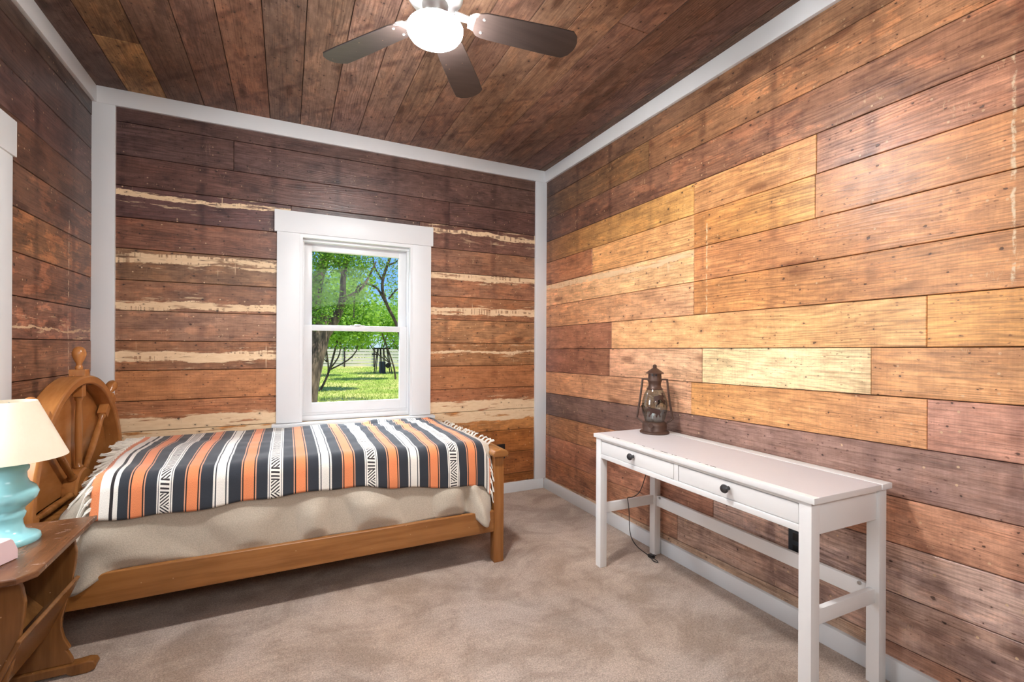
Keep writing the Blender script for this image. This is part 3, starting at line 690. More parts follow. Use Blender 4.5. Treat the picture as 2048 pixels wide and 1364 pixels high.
def serape_mat():
    m, g, b = new_mat('serape_weave')
    uvn = g.node('ShaderNodeUVMap', uv_map='cloth').outputs[0]
    u, vv, _ = g.sep(uvn)
    PITCH, U0_ = .109, -.592
    t = g.m('DIVIDE', g.m('SUBTRACT', u, U0_ - PITCH / 2), PITCH)
    idx = g.m('FLOOR', t); w = g.m('ABSOLUTE', g.m('SUBTRACT', g.m('SUBTRACT', t, idx), .5))
    md = g.m('FLOORED_MODULO', idx, 4.0)
    BK_, OR, TN, WH = lin(40, 44, 52), lin(232, 138, 88), lin(214, 152, 118), lin(236, 230, 220)
    DK = lin(30, 20, 22)
    rO = g.ramp(w, [(0, OR), (.19, DK), (.235, TN), (.285, BK_)], 'CONSTANT')
    rW = g.ramp(w, [(0, WH), (.16, BK_), (.20, WH), (.27, BK_)], 'CONSTANT')
    # woven geometric band: chevron hatching
    ws = g.m('SUBTRACT', g.m('SUBTRACT', t, idx), .5)
    blk = g.m('FLOOR', g.m('MULTIPLY', vv, 20.0))
    dirn = g.m('SUBTRACT', g.m('MULTIPLY', g.m('FLOORED_MODULO', blk, 2.0), 2.0), 1.0)
    flat = g.m('GREATER_THAN', g.m('FLOORED_MODULO', blk, 3.0), 1.5)
    slope = g.m('MULTIPLY', dirn, g.m('SUBTRACT', 1.0, g.m('MULTIPLY', flat, .85)))
    hat = g.m('SINE', g.m('ADD', g.m('MULTIPLY', vv, 440.0), g.m('MULTIPLY', g.m('MULTIPLY', ws, 36.0), slope)))
    pat = g.mix(g.m('GREATER_THAN', hat, .1), WH, lin(44, 38, 40))
    rP0 = g.ramp(w, [(0, WH), (.19, WH), (.215, BK_), (.24, WH), (.29, BK_)], 'CONSTANT')
    rP = g.mix(g.m('LESS_THAN', w, .165), rP0, pat)
    isP = g.m('COMPARE', md, 1.0, .1); isW = g.m('COMPARE', md, 3.0, .1)
    col = g.mix(isW, g.mix(isP, rO, rP), rW)
    # ends: white and orange selvedge
    eL = g.m('LESS_THAN', u, -.645)
    col = g.mix(eL, col, g.ramp(g.m('MULTIPLY_ADD', u, 10.0, 7.5), [(0, OR), (.28, WH), (.62, DK), (.74, WH), (.90, BK_)], 'CONSTANT'))
    eR = g.m('GREATER_THAN', u, .995)
    col = g.mix(eR, col, g.ramp(g.m('MULTIPLY_ADD', u, 14.0, -13.93), [(0, BK_), (.25, WH), (.5, DK), (.6, WH), (.8, OR)], 'CONSTANT'))
    wv = g.noise(g.vm('MULTIPLY', uvn, (900, 260, 1)), 1, 2, .6)
    col = g.mix(1.0, col, g.ramp(wv, [(0.3, (.72, .72, .72, 1)), (0.7, (1.16, 1.16, 1.16, 1))]), 'MULTIPLY')
    g.put(b.inputs['Base Color'], col); b.inputs['Roughness'].default_value = .9; b.inputs['Sheen Weight'].default_value = .2
    bump(g, b, wv, .5, .003); return m
M_SERAPE = serape_mat()
def ser_edge(x):
    z = .512 + .010 * math.sin(x * 5 + .5) + .004 * math.sin(x * 23) - .05 * sstep(.2, 1.0, x) + .012 * math.exp(-((x + .15) / .3) ** 2)
    return (.03 + .03 * sstep(-.3, -.72, x), DROP0 + (.667 - SR - z))
def ser_fn(x, s):
    d = max(0, s - DROP0); f = min(1, d / .08); k = max(0, 1 - s / .35)
    fold = .006 * math.sin(x * 16 + 1.0) * f + .006 * nz(x, 0, 7, 4) * f
    p = drape(x + .035 * sstep(.5, 1.0, s) * sstep(-.3, -.75, x), s, .014, fold + .012 * f)
    # rumples on the wall side toward the foot, small waves elsewhere
    r = sstep(.25, .5, x) * sstep(1.06, .9, x)
    p.z += .026 * r * k * (abs(nz(x, s, 9, 6)) * 1.6 + .25 * math.sin(s * 60 + x * 7)) + .005 * (1 - f) * nz(x, s, 10, 8)
    p.z += .010 * r * math.exp(-((s - .33) / .05) ** 2)
    # the foot end sags over the mattress corner
    e = sstep(.985, 1.06, x); p.z -= .05 * e * e; p.x -= .012 * e
    return p
xs_s = [-.752 + (1.062 + .752) * i / 300 for i in range(301)]
serape = cloth('serape_blanket', M_SERAPE, xs_s, ser_edge, ser_fn, .003, nS=110)
tag(serape, 'striped serape blanket in orange, black and white with knotted fringe', 'blanket')
def tassel(path, r=.0036):
    mb = MB()
    for k in range(5):
        a, w = random.uniform(-.010, .010), random.uniform(-.012, .012); pts = []
        for q, p in enumerate(path):
            t = q / (len(path) - 1)
            pts.append(p + Vector((0, a * t + w * math.sin(t * 4.5), (.004 if k % 2 else .0) + .003 * math.sin(t * 7 + k))))
        mb.tube(curve_pts(pts, 3), lambda s_: r * (1.0 - .45 * s_), 5)
    mb.lathe([(.0, -.007), (.007, -.004), (.0075, .003), (0, .007)], 8, path[1])
    return mb.build('fringe_tassel', M_FRINGE, serape, smooth=True)
for k in range(30):
    e = ser_edge(-.752); s = e[0] + (e[1] - e[0]) * (k + .5) / 30; p0 = ser_fn(-.752, s)
    n_, drift = 5, random.uniform(-.02, .05); ln = random.uniform(.07, .10); path = [p0 + Vector((.004, 0, .002))]
    front = s > DROP0 - .04
    for q in range(1, n_ + 1):
        t = q / n_; sx = s + drift * t + (.07 * t * t if front else 0)
        c = drape(p0.x - ln * t * (.65 if front else 1), sx, .012)
        if front: c.y -= .008
        path.append(c + Vector((0, random.uniform(-.004, .004), 0)))
    tassel(path)
for k in range(20):
    e = ser_edge(1.062); s = e[0] + (e[1] - e[0]) * (k + .5) / 20; p0 = ser_fn(1.062, s); path = [p0 + Vector((-.004, 0, .002))]
    top = s < DROP0 - .06; dy = random.uniform(-.03, .02)
    for q in range(1, 5):
        t = q / 4
        if top: path.append(p0 + Vector((.052 * t, dy * t, .046 * math.sin(t * 1.7))))
        else: path.append(p0 + Vector((.012 * t, -.012 * t, -.075 * t)))
    tassel(path, .0032)

# ------------------------------------------------------------------ nightstand with magazine trough
NS = empty('nightstand', (-.80, 2.10, 0)); tag(NS, 'scuffed dark walnut nightstand with a slanted magazine trough', 'nightstand')
ZT = .56; cxn, cyn = -.80, 2.10
tp = [(.118, .255), (-.118, .255), (-.132, .235), (-.132, -.245), (-.105, -.285), (.105, -.285), (.138, -.245), (.128, .27)]
MB().prism(tp, lambda u, v, t: (u, v, t), ZT - .02, ZT).build('tabletop', M_STANDTOP, NS, bevel=.006)
half = [(.0, .535), (.075, .535), (.088, .50), (.095, .455), (.092, .41), (.083, .35), (.066, .27), (.054, .215), (.052, .18), (.060, .14), (.074, .108), (.078, .10), (.066, .095), (.072, .085), (.083, .06), (.087, .042), (.0, .042)]
full = half[1:-1] + [(-u, v) for u, v in half[1:-1]][::-1]
for yy in (.18, -.20):
    MB().prism(full, lambda u, v, t: (u, t, v), yy - .009, yy + .009).build('end_panel', M_STAND, NS, bevel=.003)
    ft = [(-.13, .0), (-.085, .0), (-.07, .012), (.07, .012), (.085, .0), (.13, .0), (.152, .008), (.158, .024), (.150, .040), (.13, .045), (.1, .042), (-.1, .042), (-.13, .045), (-.150, .040), (-.158, .024), (-.152, .008)]
    MB().prism(ft, lambda u, v, t: (u, t, v), yy - .022, yy + .022).build('trestle_foot', M_STAND, NS, bevel=.004)
def slant(x0, z0, x1, z1, th, y0, y1):
    d = Vector((x1 - x0, 0, z1 - z0)).normalized(); nrm = Vector((-d.z, 0, d.x)) * th
    poly = [(x0, z0), (x1, z1), (x1 + nrm.x, z1 + nrm.z), (x0 + nrm.x, z0 + nrm.z)]
    return MB().prism(poly, lambda u, v, t: (u, t, v), y0, y1)
slant(.018, .17, .098, .352, .014, -.235, .205).build('trough_board', M_STAND, NS, bevel=.004)
slant(-.005, .262, -.075, .352, -.014, -.19, .17).build('trough_board', M_STAND, NS, bevel=.003)
slant(-.012, .17, .012, .17, .012, -.19, .17).build('stretcher', M_STAND, NS, bevel=.002)

# table lamp
LP = empty('table_lamp', (-.845, 2.15, ZT)); tag(LP, 'turquoise turned table lamp with a cream linen shade', 'lamp')
prof = [(0, 0), (.078, 0), (.081, .006), (.079, .018), (.072, .024), (.055, .030), (.042, .042), (.037, .06), (.036, .075), (.042, .088), (.044, .098), (.040, .106), (.042, .116), (.052, .126), (.070, .146), (.076, .165), (.068, .185), (.052, .200), (.046, .215), (.045, .235), (.051, .245), (.052, .255), (.044, .262), (.046, .272), (.050, .28), (.042, .288), (.02, .295), (0, .297)]
MB().lathe(prof, 40).build('lamp_base', M_TEAL, LP, smooth=True, angle=60)
MB().lathe([(.008, .295), (.008, .345), (.016, .347), (.016, .39), (0, .392)], 16).build('lamp_socket', M_NICKEL, LP, smooth=True)
sh = MB().lathe([(.150, .285), (.070, .478), (.0685, .478), (.1485, .285), (.150, .285)], 48, capb=False, capt=False)
shade = sh.build('lamp_shade', M_SHADE, LP, smooth=True)
MB().tube([(-.068, 0, .47), (0, 0, .47), (.068, 0, .47)], .0015, 6).build('shade_spider', M_NICKEL, shade)
MB().tube([(0, .02, .39), (0, .05, .42), (0, .03, .46), (0, 0, .475)], .0015, 6).build('harp', M_NICKEL, LP)

# small box on the nightstand
BX = empty('tissue_box', (-.827, 1.967, ZT), math.radians(68)); tag(BX, 'small pale pink and white box at the edge of the nightstand', 'box')
bp = [(-.05, 0), (.045, 0), (.045, .03), (.030, .066), (.022, .073), (-.05, .073)]
MB().prism(bp, lambda u, v, t: (u, t, v), -.055, .055).build('box_shell', M_WPLAS, BX, bevel=.004)
MB().prism([(-.048, .002), (.044, .002), (.044, .03), (.029, .064), (.021, .070), (-.048, .070)], lambda u, v, t: (u, t, v), -.0575, -.0545).build('pink_face', M_PINK, BX, bevel=.001)

cd = MB().tube(curve_pts([(-.98, 2.05, .004), (-.95, 2.17, .004), (-.905, 2.232, .02), (-.872, 2.232, .03), (-.842, 2.20, .006), (-.86, 2.10, .004), (-.93, 2.03, .004)]), .003, 6)
tag(cd.build('power_cord', M_WPLAS, None, smooth=True), 'thin white power cord looped on the carpet under the nightstand', 'cord')

# ------------------------------------------------------------------ desk
DK_ = empty('writing_desk', (1.778, 1.548, 0), math.radians(-1.0)); tag(DK_, 'white two drawer writing desk with chipped front edge', 'desk')
# local frame: x toward the wall, y toward the back wall
hx, hy, ZD = .224, .620, .742
def dbox(name, *a, b=.002, mat=M_DESK, par=None): return box(name, mat, par or DK_, *a, b=b)
dbox('tabletop', -hx, hx - .068, -hy, hy, ZD - .021, ZD - .0004, mat=M_DESK)
dbox('top_inlay', -hx + .028, hx - .069, -hy + .001, hy - .001, ZD - .010, ZD, b=0, mat=M_DESKTOP)
dbox('rear_strip', hx - .060, hx, -hy, hy, ZD - .021, ZD)
dbox('cable_groove', hx - .068, hx - .060, -hy + .004, hy - .004, ZD - .021, ZD - .010, b=0)
lw = .044; lx, ly = hx - .008, hy - .014
for sx in (-1, 1):
    for sy in (-1, 1):
        x = sorted((sx * lx, sx * (lx - lw))); y = sorted((sy * ly, sy * (ly - lw)))
        dbox('leg', x[0], x[1], y[0], y[1], 0, ZD - .0215, b=.003)
for sy in (-1, 1):
    y = sorted((sy * (ly - .010), sy * (ly - .028)))
    dbox('side_apron', -lx + lw, lx - lw, y[0], y[1], ZD - .135, ZD - .0215)
    y = sorted((sy * (ly - .014), sy * (ly - .034)))
    dbox('side_stretcher', -lx + lw, lx - lw, y[0], y[1], .300, .352)
    MB().lathe([(0, 0), (.007, 0), (.007, .003), (.004, .0035), (0, .0035)], 14, (lx - lw - .0005 + .012, sy * (ly - lw - .028), .345), M=Matrix.Rotation(-math.pi / 2, 3, 'Y')).build('screw_cap', M_SCREW, DK_)
dbox('rear_apron', lx - .030, lx - .012, -ly + lw, ly - lw, ZD - .135, ZD - .0215)
dbox('rear_stretcher', lx - .030, lx - .010, -ly + lw, ly - lw, .290, .352)
dbox('front_rail', -lx + .002, -lx + .024, -ly + lw, ly - lw, ZD - .130, ZD - .106)
dbox('top_rail', -lx + .004, -lx + .024, -ly + lw, ly - lw, ZD - .034, ZD - .0215)
dbox('drawer_divider', -lx + .003, -lx + .024, -.013, .013, ZD - .106, ZD - .034)
for sy in (-1, 1):
    y = sorted((sy * .016, sy * (ly - lw - .004)))
    d = dbox('drawer', -lx + .005, -lx + .30, y[0], y[1], ZD - .104, ZD - .037, b=.0015)
    yc = {1: .291, -1: -.278}[sy]
    kp = [(0, 0), (.008, 0), (.0075, .010), (.009, .014), (.016, .019), (.0175, .025), (.014, .031), (0, .034)]
    MB().lathe(kp, 20, (-lx + .005, yc, ZD - .062), M=Matrix.Rotation(-math.pi / 2, 3, 'Y')).build('knob', M_KNOB, d, smooth=True)
for k in range(16):   # chipped spots on the front top edge
    yc = random.uniform(-.25, .47); l = random.uniform(.006, .03)
    MB().box(-hx + .026, -hx + .029 + random.uniform(0, .002), yc, yc + l, ZD - .002, ZD + .0004).build('paint_chip', M_CHIP, DK_)

# ------------------------------------------------------------------ lantern
LN = empty('lantern', (1.888, 2.035, ZD), -.75); tag(LN, 'rusty brown metal lantern with moose cutouts on its globe', 'lantern')
MB().lathe([(0, 0), (.080, 0), (.082, .006), (.078, .012), (.070, .014), (.066, .018), (.068, .045), (.064, .060), (.056, .066), (0, .067)], 36).build('fuel_tank', M_RUST, LN, smooth=True, angle=50)
MB().lathe([(.052, .066), (.058, .085), (.067, .120), (.071, .150), (.068, .185), (.058, .220), (.042, .250), (.0405, .250), (.0565, .220), (.0665, .185), (.0695, .150), (.0655, .12), (.0565, .085), (.0505, .066)], 40, capb=False, capt=False).build('glass_globe', M_LGLASS, LN, smooth=True)
MB().lathe([(.044, .246), (.046, .250), (.036, .262), (.034, .275), (.036, .290), (.040, .296), (.040, .302), (.037, .306), (.036, .326), (.036, .340), (0, .340)], 32).build('chimney', M_RUST, LN, smooth=True, angle=50)
MB().lathe([(0, .338), (.050, .338), (.050, .342), (.014, .368), (.011, .370), (.011, .384), (.005, .389), (0, .390)], 32).build('chimney_cap', M_RUST, LN, smooth=True, angle=30)
for a in (-20, 12, 200):
    ca, sa = math.cos(math.radians(a - 90)), math.sin(math.radians(a - 90))
    MB().lathe([(0, 0), (.0055, .0), (.0055, .003), (0, .0031)], 10, (ca * .0345, sa * .0345, .330), M=Vector((0, 0, 1)).rotation_difference(Vector((ca, sa, 0))).to_matrix()).build('vent_hole', M_BLACK, LN)
for s in (-1, 1):
    MB().tube([(s * .036, 0, .305), (s * .066, 0, .305)], .005, 8).build('frame_arm', M_RUST, LN, smooth=True)
    MB().tube([(s * .066, 0, .309), (s * .081, 0, .185), (s * .098, 0, .082)], .0058, 8).build('frame_tube', M_RUST, LN, smooth=True)
    MB().tube([(s * .098, 0, .083), (s * .062, 0, .055)], .005, 8).build('frame_arm', M_RUST, LN, smooth=True)
MB().lathe([(0, 0), (.005, 0), (.005, .012), (.014, .012), (.014, .018), (0, .019)], 16, (-.02, -.064, .053), M=Matrix.Rotation(math.pi / 2, 3, 'X')).build('wick_knob', M_RUST, LN, smooth=True)
moose = [(-.040, .006), (-.036, .016), (-.028, .020), (-.016, .021), (-.004, .026), (.006, .024), (.012, .022), (.016, .030), (.010, .038), (.022, .034), (.034, .040), (.028, .030), (.024, .026), (.032, .020), (.038, .012), (.034, .008), (.024, .012), (.018, .006), (.020, -.006), (.030, -.020), (.026, -.030), (.020, -.018), (.010, -.008), (.006, -.002), (-.008, -.002), (-.016, -.008), (-.012, -.020), (-.020, -.030), (-.022, -.018), (-.026, -.008), (-.032, -.014), (-.038, -.026), (-.042, -.024), (-.036, -.006)]
gprof = [(.085, .058), (.12, .067), (.15, .071), (.185, .068), (.22, .058), (.25, .043)]
def grad(z):
    for (z0, r0), (z1, r1) in zip(gprof, gprof[1:]):
        if z <= z1: return r0 + (r1 - r0) * max(0, (z - z0) / (z1 - z0))
    return gprof[-1][1]
for (zc, a0, mir) in ((.198, -62, 1), (.122, -95, -1), (.165, 60, 1), (.13, 170, -1)):
    mb = MB()
    def mp(u, v, t, zc=zc, a0=a0, mir=mir):
        z = zc + v * .95; r = grad(z) + .001 + t; a = math.radians(a0) + mir * u / .068
        return (r * math.cos(a), r * math.sin(a), z)
    # triangulate the outline by fan-free fill
    bm = bmesh.new(); v0 = [bm.verts.new((u, v, 0)) for u, v in moose]; f = bm.faces.new(v0)
    bmesh.ops.triangulate(bm, faces=[f]); bmesh.ops.subdivide_edges(bm, edges=bm.edges[:], cuts=1); bmesh.ops.triangulate(bm, faces=bm.faces[:])
    bm.verts.index_update(); k = len(bm.verts)
    lo = [mp(v.co.x, v.co.y, 0) for v in bm.verts]; hi = [mp(v.co.x, v.co.y, .0015) for v in bm.verts]
    fsx = [[v.index for v in fc.verts] for fc in bm.faces]; be = [[v.index for v in e.verts] for e in bm.edges if len(e.link_faces) == 1]; bm.free()
    mb.add(lo + hi, fsx + [[i + k for i in fc] for fc in fsx] + [[a, b_, b_ + k, a + k] for a, b_ in be]); mb.build('moose_cutout', M_RUSTD, LN)

cordp = curve_pts([(1.93, 2.08, ZD - .10), (1.89, 2.10, .50), (1.85, 2.105, .40), (1.815, 2.118, .3645), (1.765, 2.116, .3635), (1.752, 2.098, .352), (1.752, 2.088, .30), (1.757, 2.085, .18), (1.80, 2.09, .10), (1.86, 2.07, .045), (1.905, 2.035, .012), (1.902, 2.02, .006), (1.89, 2.04, .008), (1.905, 2.075, .010)])
CDR = empty('power_cord', (1.9, 2.05, 0)); tag(CDR, 'black cord and plug hanging over the desk side stretcher', 'cord')
ci = Matrix.Translation(Vector((-1.9, -2.05, 0)))
c1 = MB().tube(cordp, .0025, 6).build('cable', M_BLACK, CDR, smooth=True); c1.matrix_parent_inverse = ci
c2 = MB().box(1.905, 1.932, 2.072, 2.105, .002, .020, b=.004); c2.box(1.930, 1.948, 2.08, 2.082, .010, .014); c2.box(1.930, 1.948, 2.094, 2.096, .010, .014)
c2 = c2.build('plug', M_BLACK, CDR); c2.matrix_parent_inverse = ci

# ------------------------------------------------------------------ ceiling fan
FN = empty('ceiling_fan', (.50, 1.72, H)); tag(FN, 'ceiling fan with five dark walnut blades and a lit glass bowl', 'ceiling fan')
zf = lambda z: z - H
MB().lathe([(0, zf(2.752)), (.07, zf(2.75)), (.072, zf(2.72)), (.05, zf(2.69)), (.02, zf(2.68)), (0, zf(2.68))][::-1], 32).build('canopy', M_NICKEL, FN, smooth=True)
MB().lathe([(.013, zf(2.69)), (.013, zf(2.62))][::-1], 16).build('downrod', M_NICKEL, FN, smooth=True)
MB().lathe([(0, zf(2.63)), (.05, zf(2.63)), (.095, zf(2.605)), (.105, zf(2.58)), (.105, zf(2.555)), (.09, zf(2.535)), (.05, zf(2.525)), (.042, zf(2.47)), (.075, zf(2.456)), (.092, zf(2.450)), (.092, zf(2.435)), (0, zf(2.434))][::-1], 40).build('motor_housing', M_NICKEL, FN, smooth=True, angle=45)
M_BOWL = emit_mat('lit_bowl_glass', (0.985, 0.985, 0.985, 1), LAMP_STRENGTH)
MB().lathe([(.100, zf(2.442)), (.106, zf(2.432)), (.104, zf(2.420)), (.094, zf(2.405)), (.074, zf(2.393)), (.044, zf(2.385)), (0, zf(2.382))][::-1], 40).build('light_bowl', M_BOWL, FN, smooth=True)
ZB = zf(2.488)
for k in range(5):
    a = math.radians(55 + 72 * k if k else 55); a = math.radians({0: 56, 1: 125, 2: 198, 3: 270, 4: -7.5}[k])
    Mx = Matrix.Translation((0, 0, ZB)) @ Matrix.Rotation(a, 4, 'Z') @ Matrix.Rotation(math.radians(-11), 4, 'X')
    out = [(.150, .0), (.152, .030), (.166, .050), (.19, .058), (.28, .062), (.46, .068), (.548, .068), (.572, .048), (.584, .020), (.586, 0)]
    out = out + [(x, -y) for x, y in out[1:-1]][::-1]
    bl = MB().prism(out, lambda u, v, t: Mx @ Vector((u, v, t)), -.003, .003).build('fan_blade', M_BLADE, FN, bevel=.0015)
    ir = MB()
    ring = [(.16 + .03 * math.cos(t), .036 * math.sin(t)) for t in [2 * math.pi * i / 20 for i in range(20)]]
    ir.tube([Mx @ Vector((x, y, .008)) for x, y in ring] + [Mx @ Vector((ring[0][0], ring[0][1], .008))], .005, 6, cap=False)
    ir.prism([(.075, .018), (.14, .014), (.14, -.014), (.075, -.018)], lambda u, v, t: Mx @ Vector((u, v, t + .012 + .12 * max(0, .14 - u))), -.003, .003)
    ir.prism([(.13, .03), (.21, .036), (.235, .0), (.21, -.036), (.13, -.03)], lambda u, v, t: Mx @ Vector((u, v, t)), .0032, .007)
    ir.build('blade_iron', M_NICKEL, bl, smooth=True)
    for (u, v) in ((.185, .03), (.185, -.03)):
        MB().lathe([(0, -.0065), (.0045, -.006), (.006, -.003), (0, -.003)], 10).build('blade_screw', M_SCREW, bl).matrix_local = Mx @ Matrix.Translation((u, v, 0))

# ------------------------------------------------------------------ the yard outside
GZ = -.45
def grass_mat():
    m, g, b = new_mat('lawn_grass'); v = g.node('ShaderNodeTexCoord').outputs['Object']
    a = g.noise(v, .55, 5, .6); c = g.noise(g.vm('MULTIPLY', v, (7, 3, 1)), 1, 4, .7)
    col = g.mix(g.step(a, .4, .65), lin(160, 184, 84), lin(214, 208, 132))
    col = g.mix(1.0, col, g.ramp(c, [(.3, (.62, .68, .6, 1)), (.7, (1.2, 1.16, 1.1, 1))]), 'MULTIPLY')
    g.put(b.inputs['Base Color'], col); b.inputs['Roughness'].default_value = 1; b.inputs['Specular IOR Level'].default_value = .1; return m
M_GRASS = grass_mat()
gr = MB().add([(-60, 4.2, GZ), (70, 4.2, GZ), (70, 120, GZ), (-60, 120, GZ)], [(0, 1, 2, 3)]).build('lawn_ground', M_GRASS); tag(gr, kind='structure')
M_BLADES = simple('grass_blade_green', (172, 190, 92), .9, var=.2, scale=3)
gb = MB(); rg = random.Random(5)
for k in range(16000):
    y = 10 + 26 * rg.random() ** 1.3; x = y * rg.uniform(.0, .27); h = rg.uniform(.03, .09); a = rg.uniform(0, 3.14); w = .012
    dx, dy = math.cos(a) * w, math.sin(a) * w; lx_, ly_ = rg.uniform(-.03, .03), rg.uniform(-.03, .03)
    gb.add([(x - dx, y - dy, GZ), (x + dx, y + dy, GZ), (x + lx_, y + ly_, GZ + h)], [(0, 1, 2)])
go = gb.build('lawn_grass', M_BLADES); tag(go, 'short sunlit lawn grass outside the window', 'grass', kind='stuff')
def leaf_mat(name, c1, c2):
    m, g, b = new_mat(name); r = g.node('ShaderNodeNewGeometry').outputs['Random Per Island']
    g.put(b.inputs['Base Color'], g.mix(r, lin(*c1), lin(*c2))); b.inputs['Roughness'].default_value = .5
    out = m.node_tree.nodes['Material Output']; tr = g.node('ShaderNodeBsdfTranslucent'); g.put(tr.inputs[0], g.mix(r, lin(*c2), lin(170, 214, 60)))
    mx = g.node('ShaderNodeMixShader'); mx.inputs[0].default_value = .45; g.l.new(b.outputs[0], mx.inputs[1]); g.l.new(tr.outputs[0], mx.inputs[2]); g.l.new(mx.outputs[0], out.inputs[0]); return m
def bark_mat(name, c1, c2):
    m, g, b = new_mat(name); v = g.node('ShaderNodeTexCoord').outputs['Object']
    n = g.noise(g.vm('MULTIPLY', v, (14, 14, 3)), 1, 5, .65)
    g.put(b.inputs['Base Color'], g.mix(g.step(n, .35, .65), lin(*c1), lin(*c2))); b.inputs['Roughness'].default_value = .9; bump(g, b, n, .8, .03); return m
M_BARK = bark_mat('grey_brown_bark', (70, 56, 50), (140, 116, 102))
M_BARK2 = bark_mat('dark_bark', (54, 44, 40), (104, 86, 74))
M_LEAF = [leaf_mat('broad_green_leaves', (58, 88, 40), (122, 164, 66)), leaf_mat('bright_lime_leaves', (112, 158, 56), (176, 212, 92)), leaf_mat('olive_leaves', (84, 112, 60), (140, 164, 90))]
def tree(name, label, limbs, clusters, leafm, bark, size, seed, loc):
    rg = random.Random(seed); t = empty(name, loc); tag(t, label, 'tree', 'yard trees outside the window')
    inv = Matrix.Translation(-Vector(loc))
    tb = MB()
    for pts, r0, r1 in limbs: tb.tube(curve_pts(pts, 6), lambda s: r0 + (r1 - r0) * s, 9)
    o = tb.build('trunk', bark, t, smooth=True); o.matrix_parent_inverse = inv
    fm = MB()
    for (c, rad, n) in clusters:
        for _ in range(n):
            d = Vector((rg.gauss(0, 1), rg.gauss(0, 1), rg.gauss(0, 1))); d = d.normalized() * (rg.random() ** .5)
            p = Vector(c) + Vector((d.x * rad[0], d.y * rad[1], d.z * rad[2]))
            ax = Vector((rg.gauss(0, 1), rg.gauss(0, 1), rg.gauss(0, .6))).normalized(); bx = ax.cross(Vector((rg.gauss(0, 1), rg.gauss(0, 1), rg.gauss(0, 1)))).normalized()
            s = size * rg.uniform(.6, 1.3)
            fm.add([p, p + ax * s * .5 + bx * s * .3, p + ax * s, p + ax * s * .5 - bx * s * .3], [(0, 1, 2, 3)])
    f = fm.build('foliage', leafm, t); f.matrix_parent_inverse = inv; tag(f, kind='stuff')
    return t
# large forked tree near the window
tree('forked_tree', 'large forked tree with rough bark closest to the window', [
    ([(.20, 9, GZ - .1), (.25, 9, .3), (.36, 9, .9), (.48, 9.02, 1.35), (.55, 9.1, 1.75)], .27, .19),
    ([(.50, 9.05, 1.45), (.45, 9.1, 1.9), (.50, 9.1, 2.4), (.62, 9.1, 2.85), (.7, 9.2, 3.6)], .115, .07),
    ([(.55, 9.0, 1.3), (.78, 9.0, 1.68), (.90, 9.0, 2.05), (.92, 9.0, 2.5), (1.05, 9.1, 3.2)], .09, .035),
    ([(.62, 9.1, 2.85), (.9, 9.2, 2.75), (1.2, 9.3, 2.9)], .03, .012), ([(.92, 9.0, 2.5), (.75, 9.0, 2.8), (.5, 9, 3.1)], .03, .012), ([(.9, 9, 2.05), (1.25, 9, 2.3), (1.5, 9, 2.8)], .04, .012)],
    [((.55, 8.7, 2.85), (.6, .5, .38), 2600), ((.95, 8.9, 2.85), (.5, .5, .38), 2000), ((.38, 8.7, 2.2), (.30, .4, .6), 1700), ((.35, 9.3, 2.2), (.5, .4, .6), 1400), ((.45, 8.7, 1.75), (.3, .3, .3), 600), ((1.25, 9.0, 2.7), (.35, .4, .45), 700), ((1.0, 8.8, 1.95), (.28, .3, .4), 460), ((.7, 9.3, 3.6), (1.4, 1.2, .6), 700), ((-.6, 9.4, 2.6), (.8, .8, .8), 500)], M_LEAF[0], M_BARK, .046, 1, (.25, 9, GZ))
# thin airy tree further right
tree('airy_tree', 'thin open branched tree against the blue sky', [
    ([(3.25, 14, GZ - .1), (3.2, 14, .8), (2.95, 14, 1.8), (2.62, 14, 2.5), (2.52, 14, 3.1), (2.80, 14, 4.05), (2.9, 14, 4.8)], .055, .035),
    ([(2.6, 14, 2.5), (2.35, 14, 2.9), (1.95, 14, 3.0), (1.75, 14, 2.7), (1.72, 14, 2.0)], .035, .02), ([(2.55, 14, 3.1), (2.3, 14, 3.5), (2.2, 14, 4.1)], .035, .012), ([(2.7, 14, 3.6), (3.0, 14, 3.8), (3.2, 14, 4.3)], .03, .012), ([(2.7, 14, 2.6), (2.95, 14, 2.9), (3.2, 14, 3.0)], .03, .012), ([(2.78, 14, 4.0), (2.5, 14, 4.2), (2.1, 14, 4.3)], .03, .01)],
    [((2.6, 14, 3.6), (.7, .6, .9), 700), ((2.3, 14, 4.2), (.7, .5, .5), 330), ((3.0, 14, 3.2), (.4, .4, .8), 300), ((1.9, 14, 2.9), (.4, .4, .4), 260)], M_LEAF[2], M_BARK2, .07, 2, (3.25, 14, GZ))
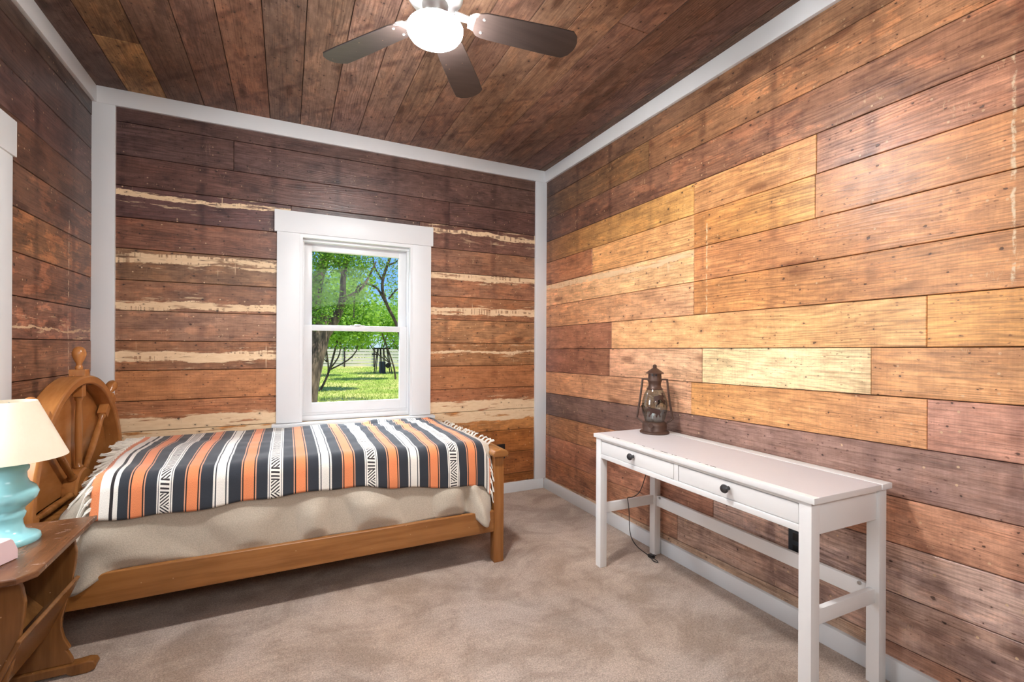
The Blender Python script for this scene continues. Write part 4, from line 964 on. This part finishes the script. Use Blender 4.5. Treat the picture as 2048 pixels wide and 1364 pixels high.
# bright mid-distance trees
LEAN = [-1.0, .35, .9, 1.0, 0, 0, 0]
for i, (x, y, zc, rx, rz_, n, lm) in enumerate(((2.0, 18, 2.75, 1.15, 1.75, 3400, 1), (1.6, 26.5, 3.2, 2.1, 2.2, 3400, 1), (3.9, 23, 2.5, 1.5, .8, 2400, 1), (6.0, 27.5, 3.0, 1.9, 2.0, 3000, 1), (4.6, 44, 2.4, 2.7, 2.8, 3200, 0), (10.6, 44, 2.6, 3.0, 3.0, 3200, 0), (-.9, 44, 3.4, 2.6, 3.8, 2800, 0))):
    nm = ['bushy lime green tree leaning out behind the forked tree', 'lime green shade tree overhanging the rail fence', 'low spreading lime green tree over the shaded lawn', 'lime green tree shading the dark A-frame stand', 'dark green tree beyond the rail fence', 'broad dark green tree beyond the A-frame stand', 'tall dark green tree beyond the fence behind the trunk'][i]
    tree('shade_tree', nm, [([(x + LEAN[i], y, GZ - .1), (x + .1 + LEAN[i] * .7, y, .4), (x - .05, y, zc)], .045, .03), ([(x + .05 + LEAN[i] * .7, y, .3), (x + .3, y, 1.0), (x + rx * .5, y, zc)], .03, .015), ([(x + .05 + LEAN[i] * .7, y, .3), (x - .25, y, 1.1), (x - rx * .5, y, zc)], .03, .015)],
         [((x, y, zc), (rx, rx * .8, rz_), n), ((x - rx * .4, y, zc - rz_ * .55), (rx * .6, rx * .5, rz_ * .4), n // 4), ((x + rx * .5, y, zc - rz_ * .5), (rx * .5, rx * .5, rz_ * .4), n // 4)], M_LEAF[lm], M_BARK2, .15 if y < 30 else .22, 20 + i, (x, y, GZ))
# rail fence of weathered boards
FE = empty('rail_fence', (5, 36, GZ)); tag(FE, 'weathered pale horizontal board fence across the yard', 'fence')
M_FENCE = simple('weathered_fence_board', (240, 228, 220), .9, var=.08, scale=3)
M_DARKM = simple('dark_corral_iron', (58, 50, 52), .7, .3)
fA, fB = Vector((-2.2, 39.5, 0)), Vector((12.0, 33.5, 0)); fd = (fB - fA); fl_ = fd.length; fdir = fd.normalized(); fn_ = Vector((-fdir.y, fdir.x, 0)); finv = Matrix.Translation(-Vector((5, 36, GZ)))
for j in range(7):
    s0, s1 = j * fl_ / 7, (j + 1) * fl_ / 7
    a, c = fA + fdir * s0, fA + fdir * (s1 - .02)
    for r in range(6):
        z0 = GZ + .06 + r * .225; h_ = .18
        mb = MB(); vs = []
        for p in (a, c):
            for o_ in (0, .03):
                for zz in (z0, z0 + h_): vs.append((p.x + fn_.x * o_, p.y + fn_.y * o_, zz))
        mb.add(vs, [(0, 1, 3, 2), (4, 6, 7, 5), (0, 4, 5, 1), (2, 3, 7, 6), (0, 2, 6, 4), (1, 5, 7, 3)])
        o = mb.build('fence_board', M_FENCE, FE); o.matrix_parent_inverse = finv
    p = a - fn_ * .05
    o = MB().tube([(p.x, p.y, GZ - .2), (p.x, p.y, GZ + 1.5)], .05, 8).build('fence_post', M_DARKM, FE); o.matrix_parent_inverse = finv
# dark A-frame stand with a drum
AF = empty('corral_stand', (5.05, 28, GZ)); tag(AF, 'dark metal A-frame stand in front of the pale fence', 'stand')
ai = Matrix.Translation(-Vector((5.05, 28, GZ)))
for x0_, x1_ in ((4.62, 4.80), (5.56, 5.32), (4.98, 4.94), (5.16, 5.12)):
    for yy in (27.7, 28.3):
        o = MB().tube([(x0_, yy, GZ), (x1_, 28 + (yy - 28) * .4, 1.02)], .03, 6).build('stand_leg', M_DARKM, AF); o.matrix_parent_inverse = ai
o = MB().tube([(4.55, 28, 1.02), (5.5, 28, 1.02)], .04, 8).build('top_bar', M_DARKM, AF); o.matrix_parent_inverse = ai
o = MB().tube([(4.45, 28, .68), (4.85, 28, .68)], .04, 8).build('side_bar', M_DARKM, AF); o.matrix_parent_inverse = ai
o = MB().box(4.88, 5.22, 27.85, 28.15, GZ, .25, b=.03).build('hopper', simple('blue_grey_drum', (74, 76, 96), .6), AF, smooth=True); o.matrix_parent_inverse = ai
o = MB().lathe([(0, -.06), (.12, -.06), (.15, 0), (.12, .06), (0, .06)], 16, (5.36, 27.9, .02), M=Matrix.Rotation(math.pi / 2, 3, 'X')).build('wheel', M_DARKM, AF, smooth=True); o.matrix_parent_inverse = ai
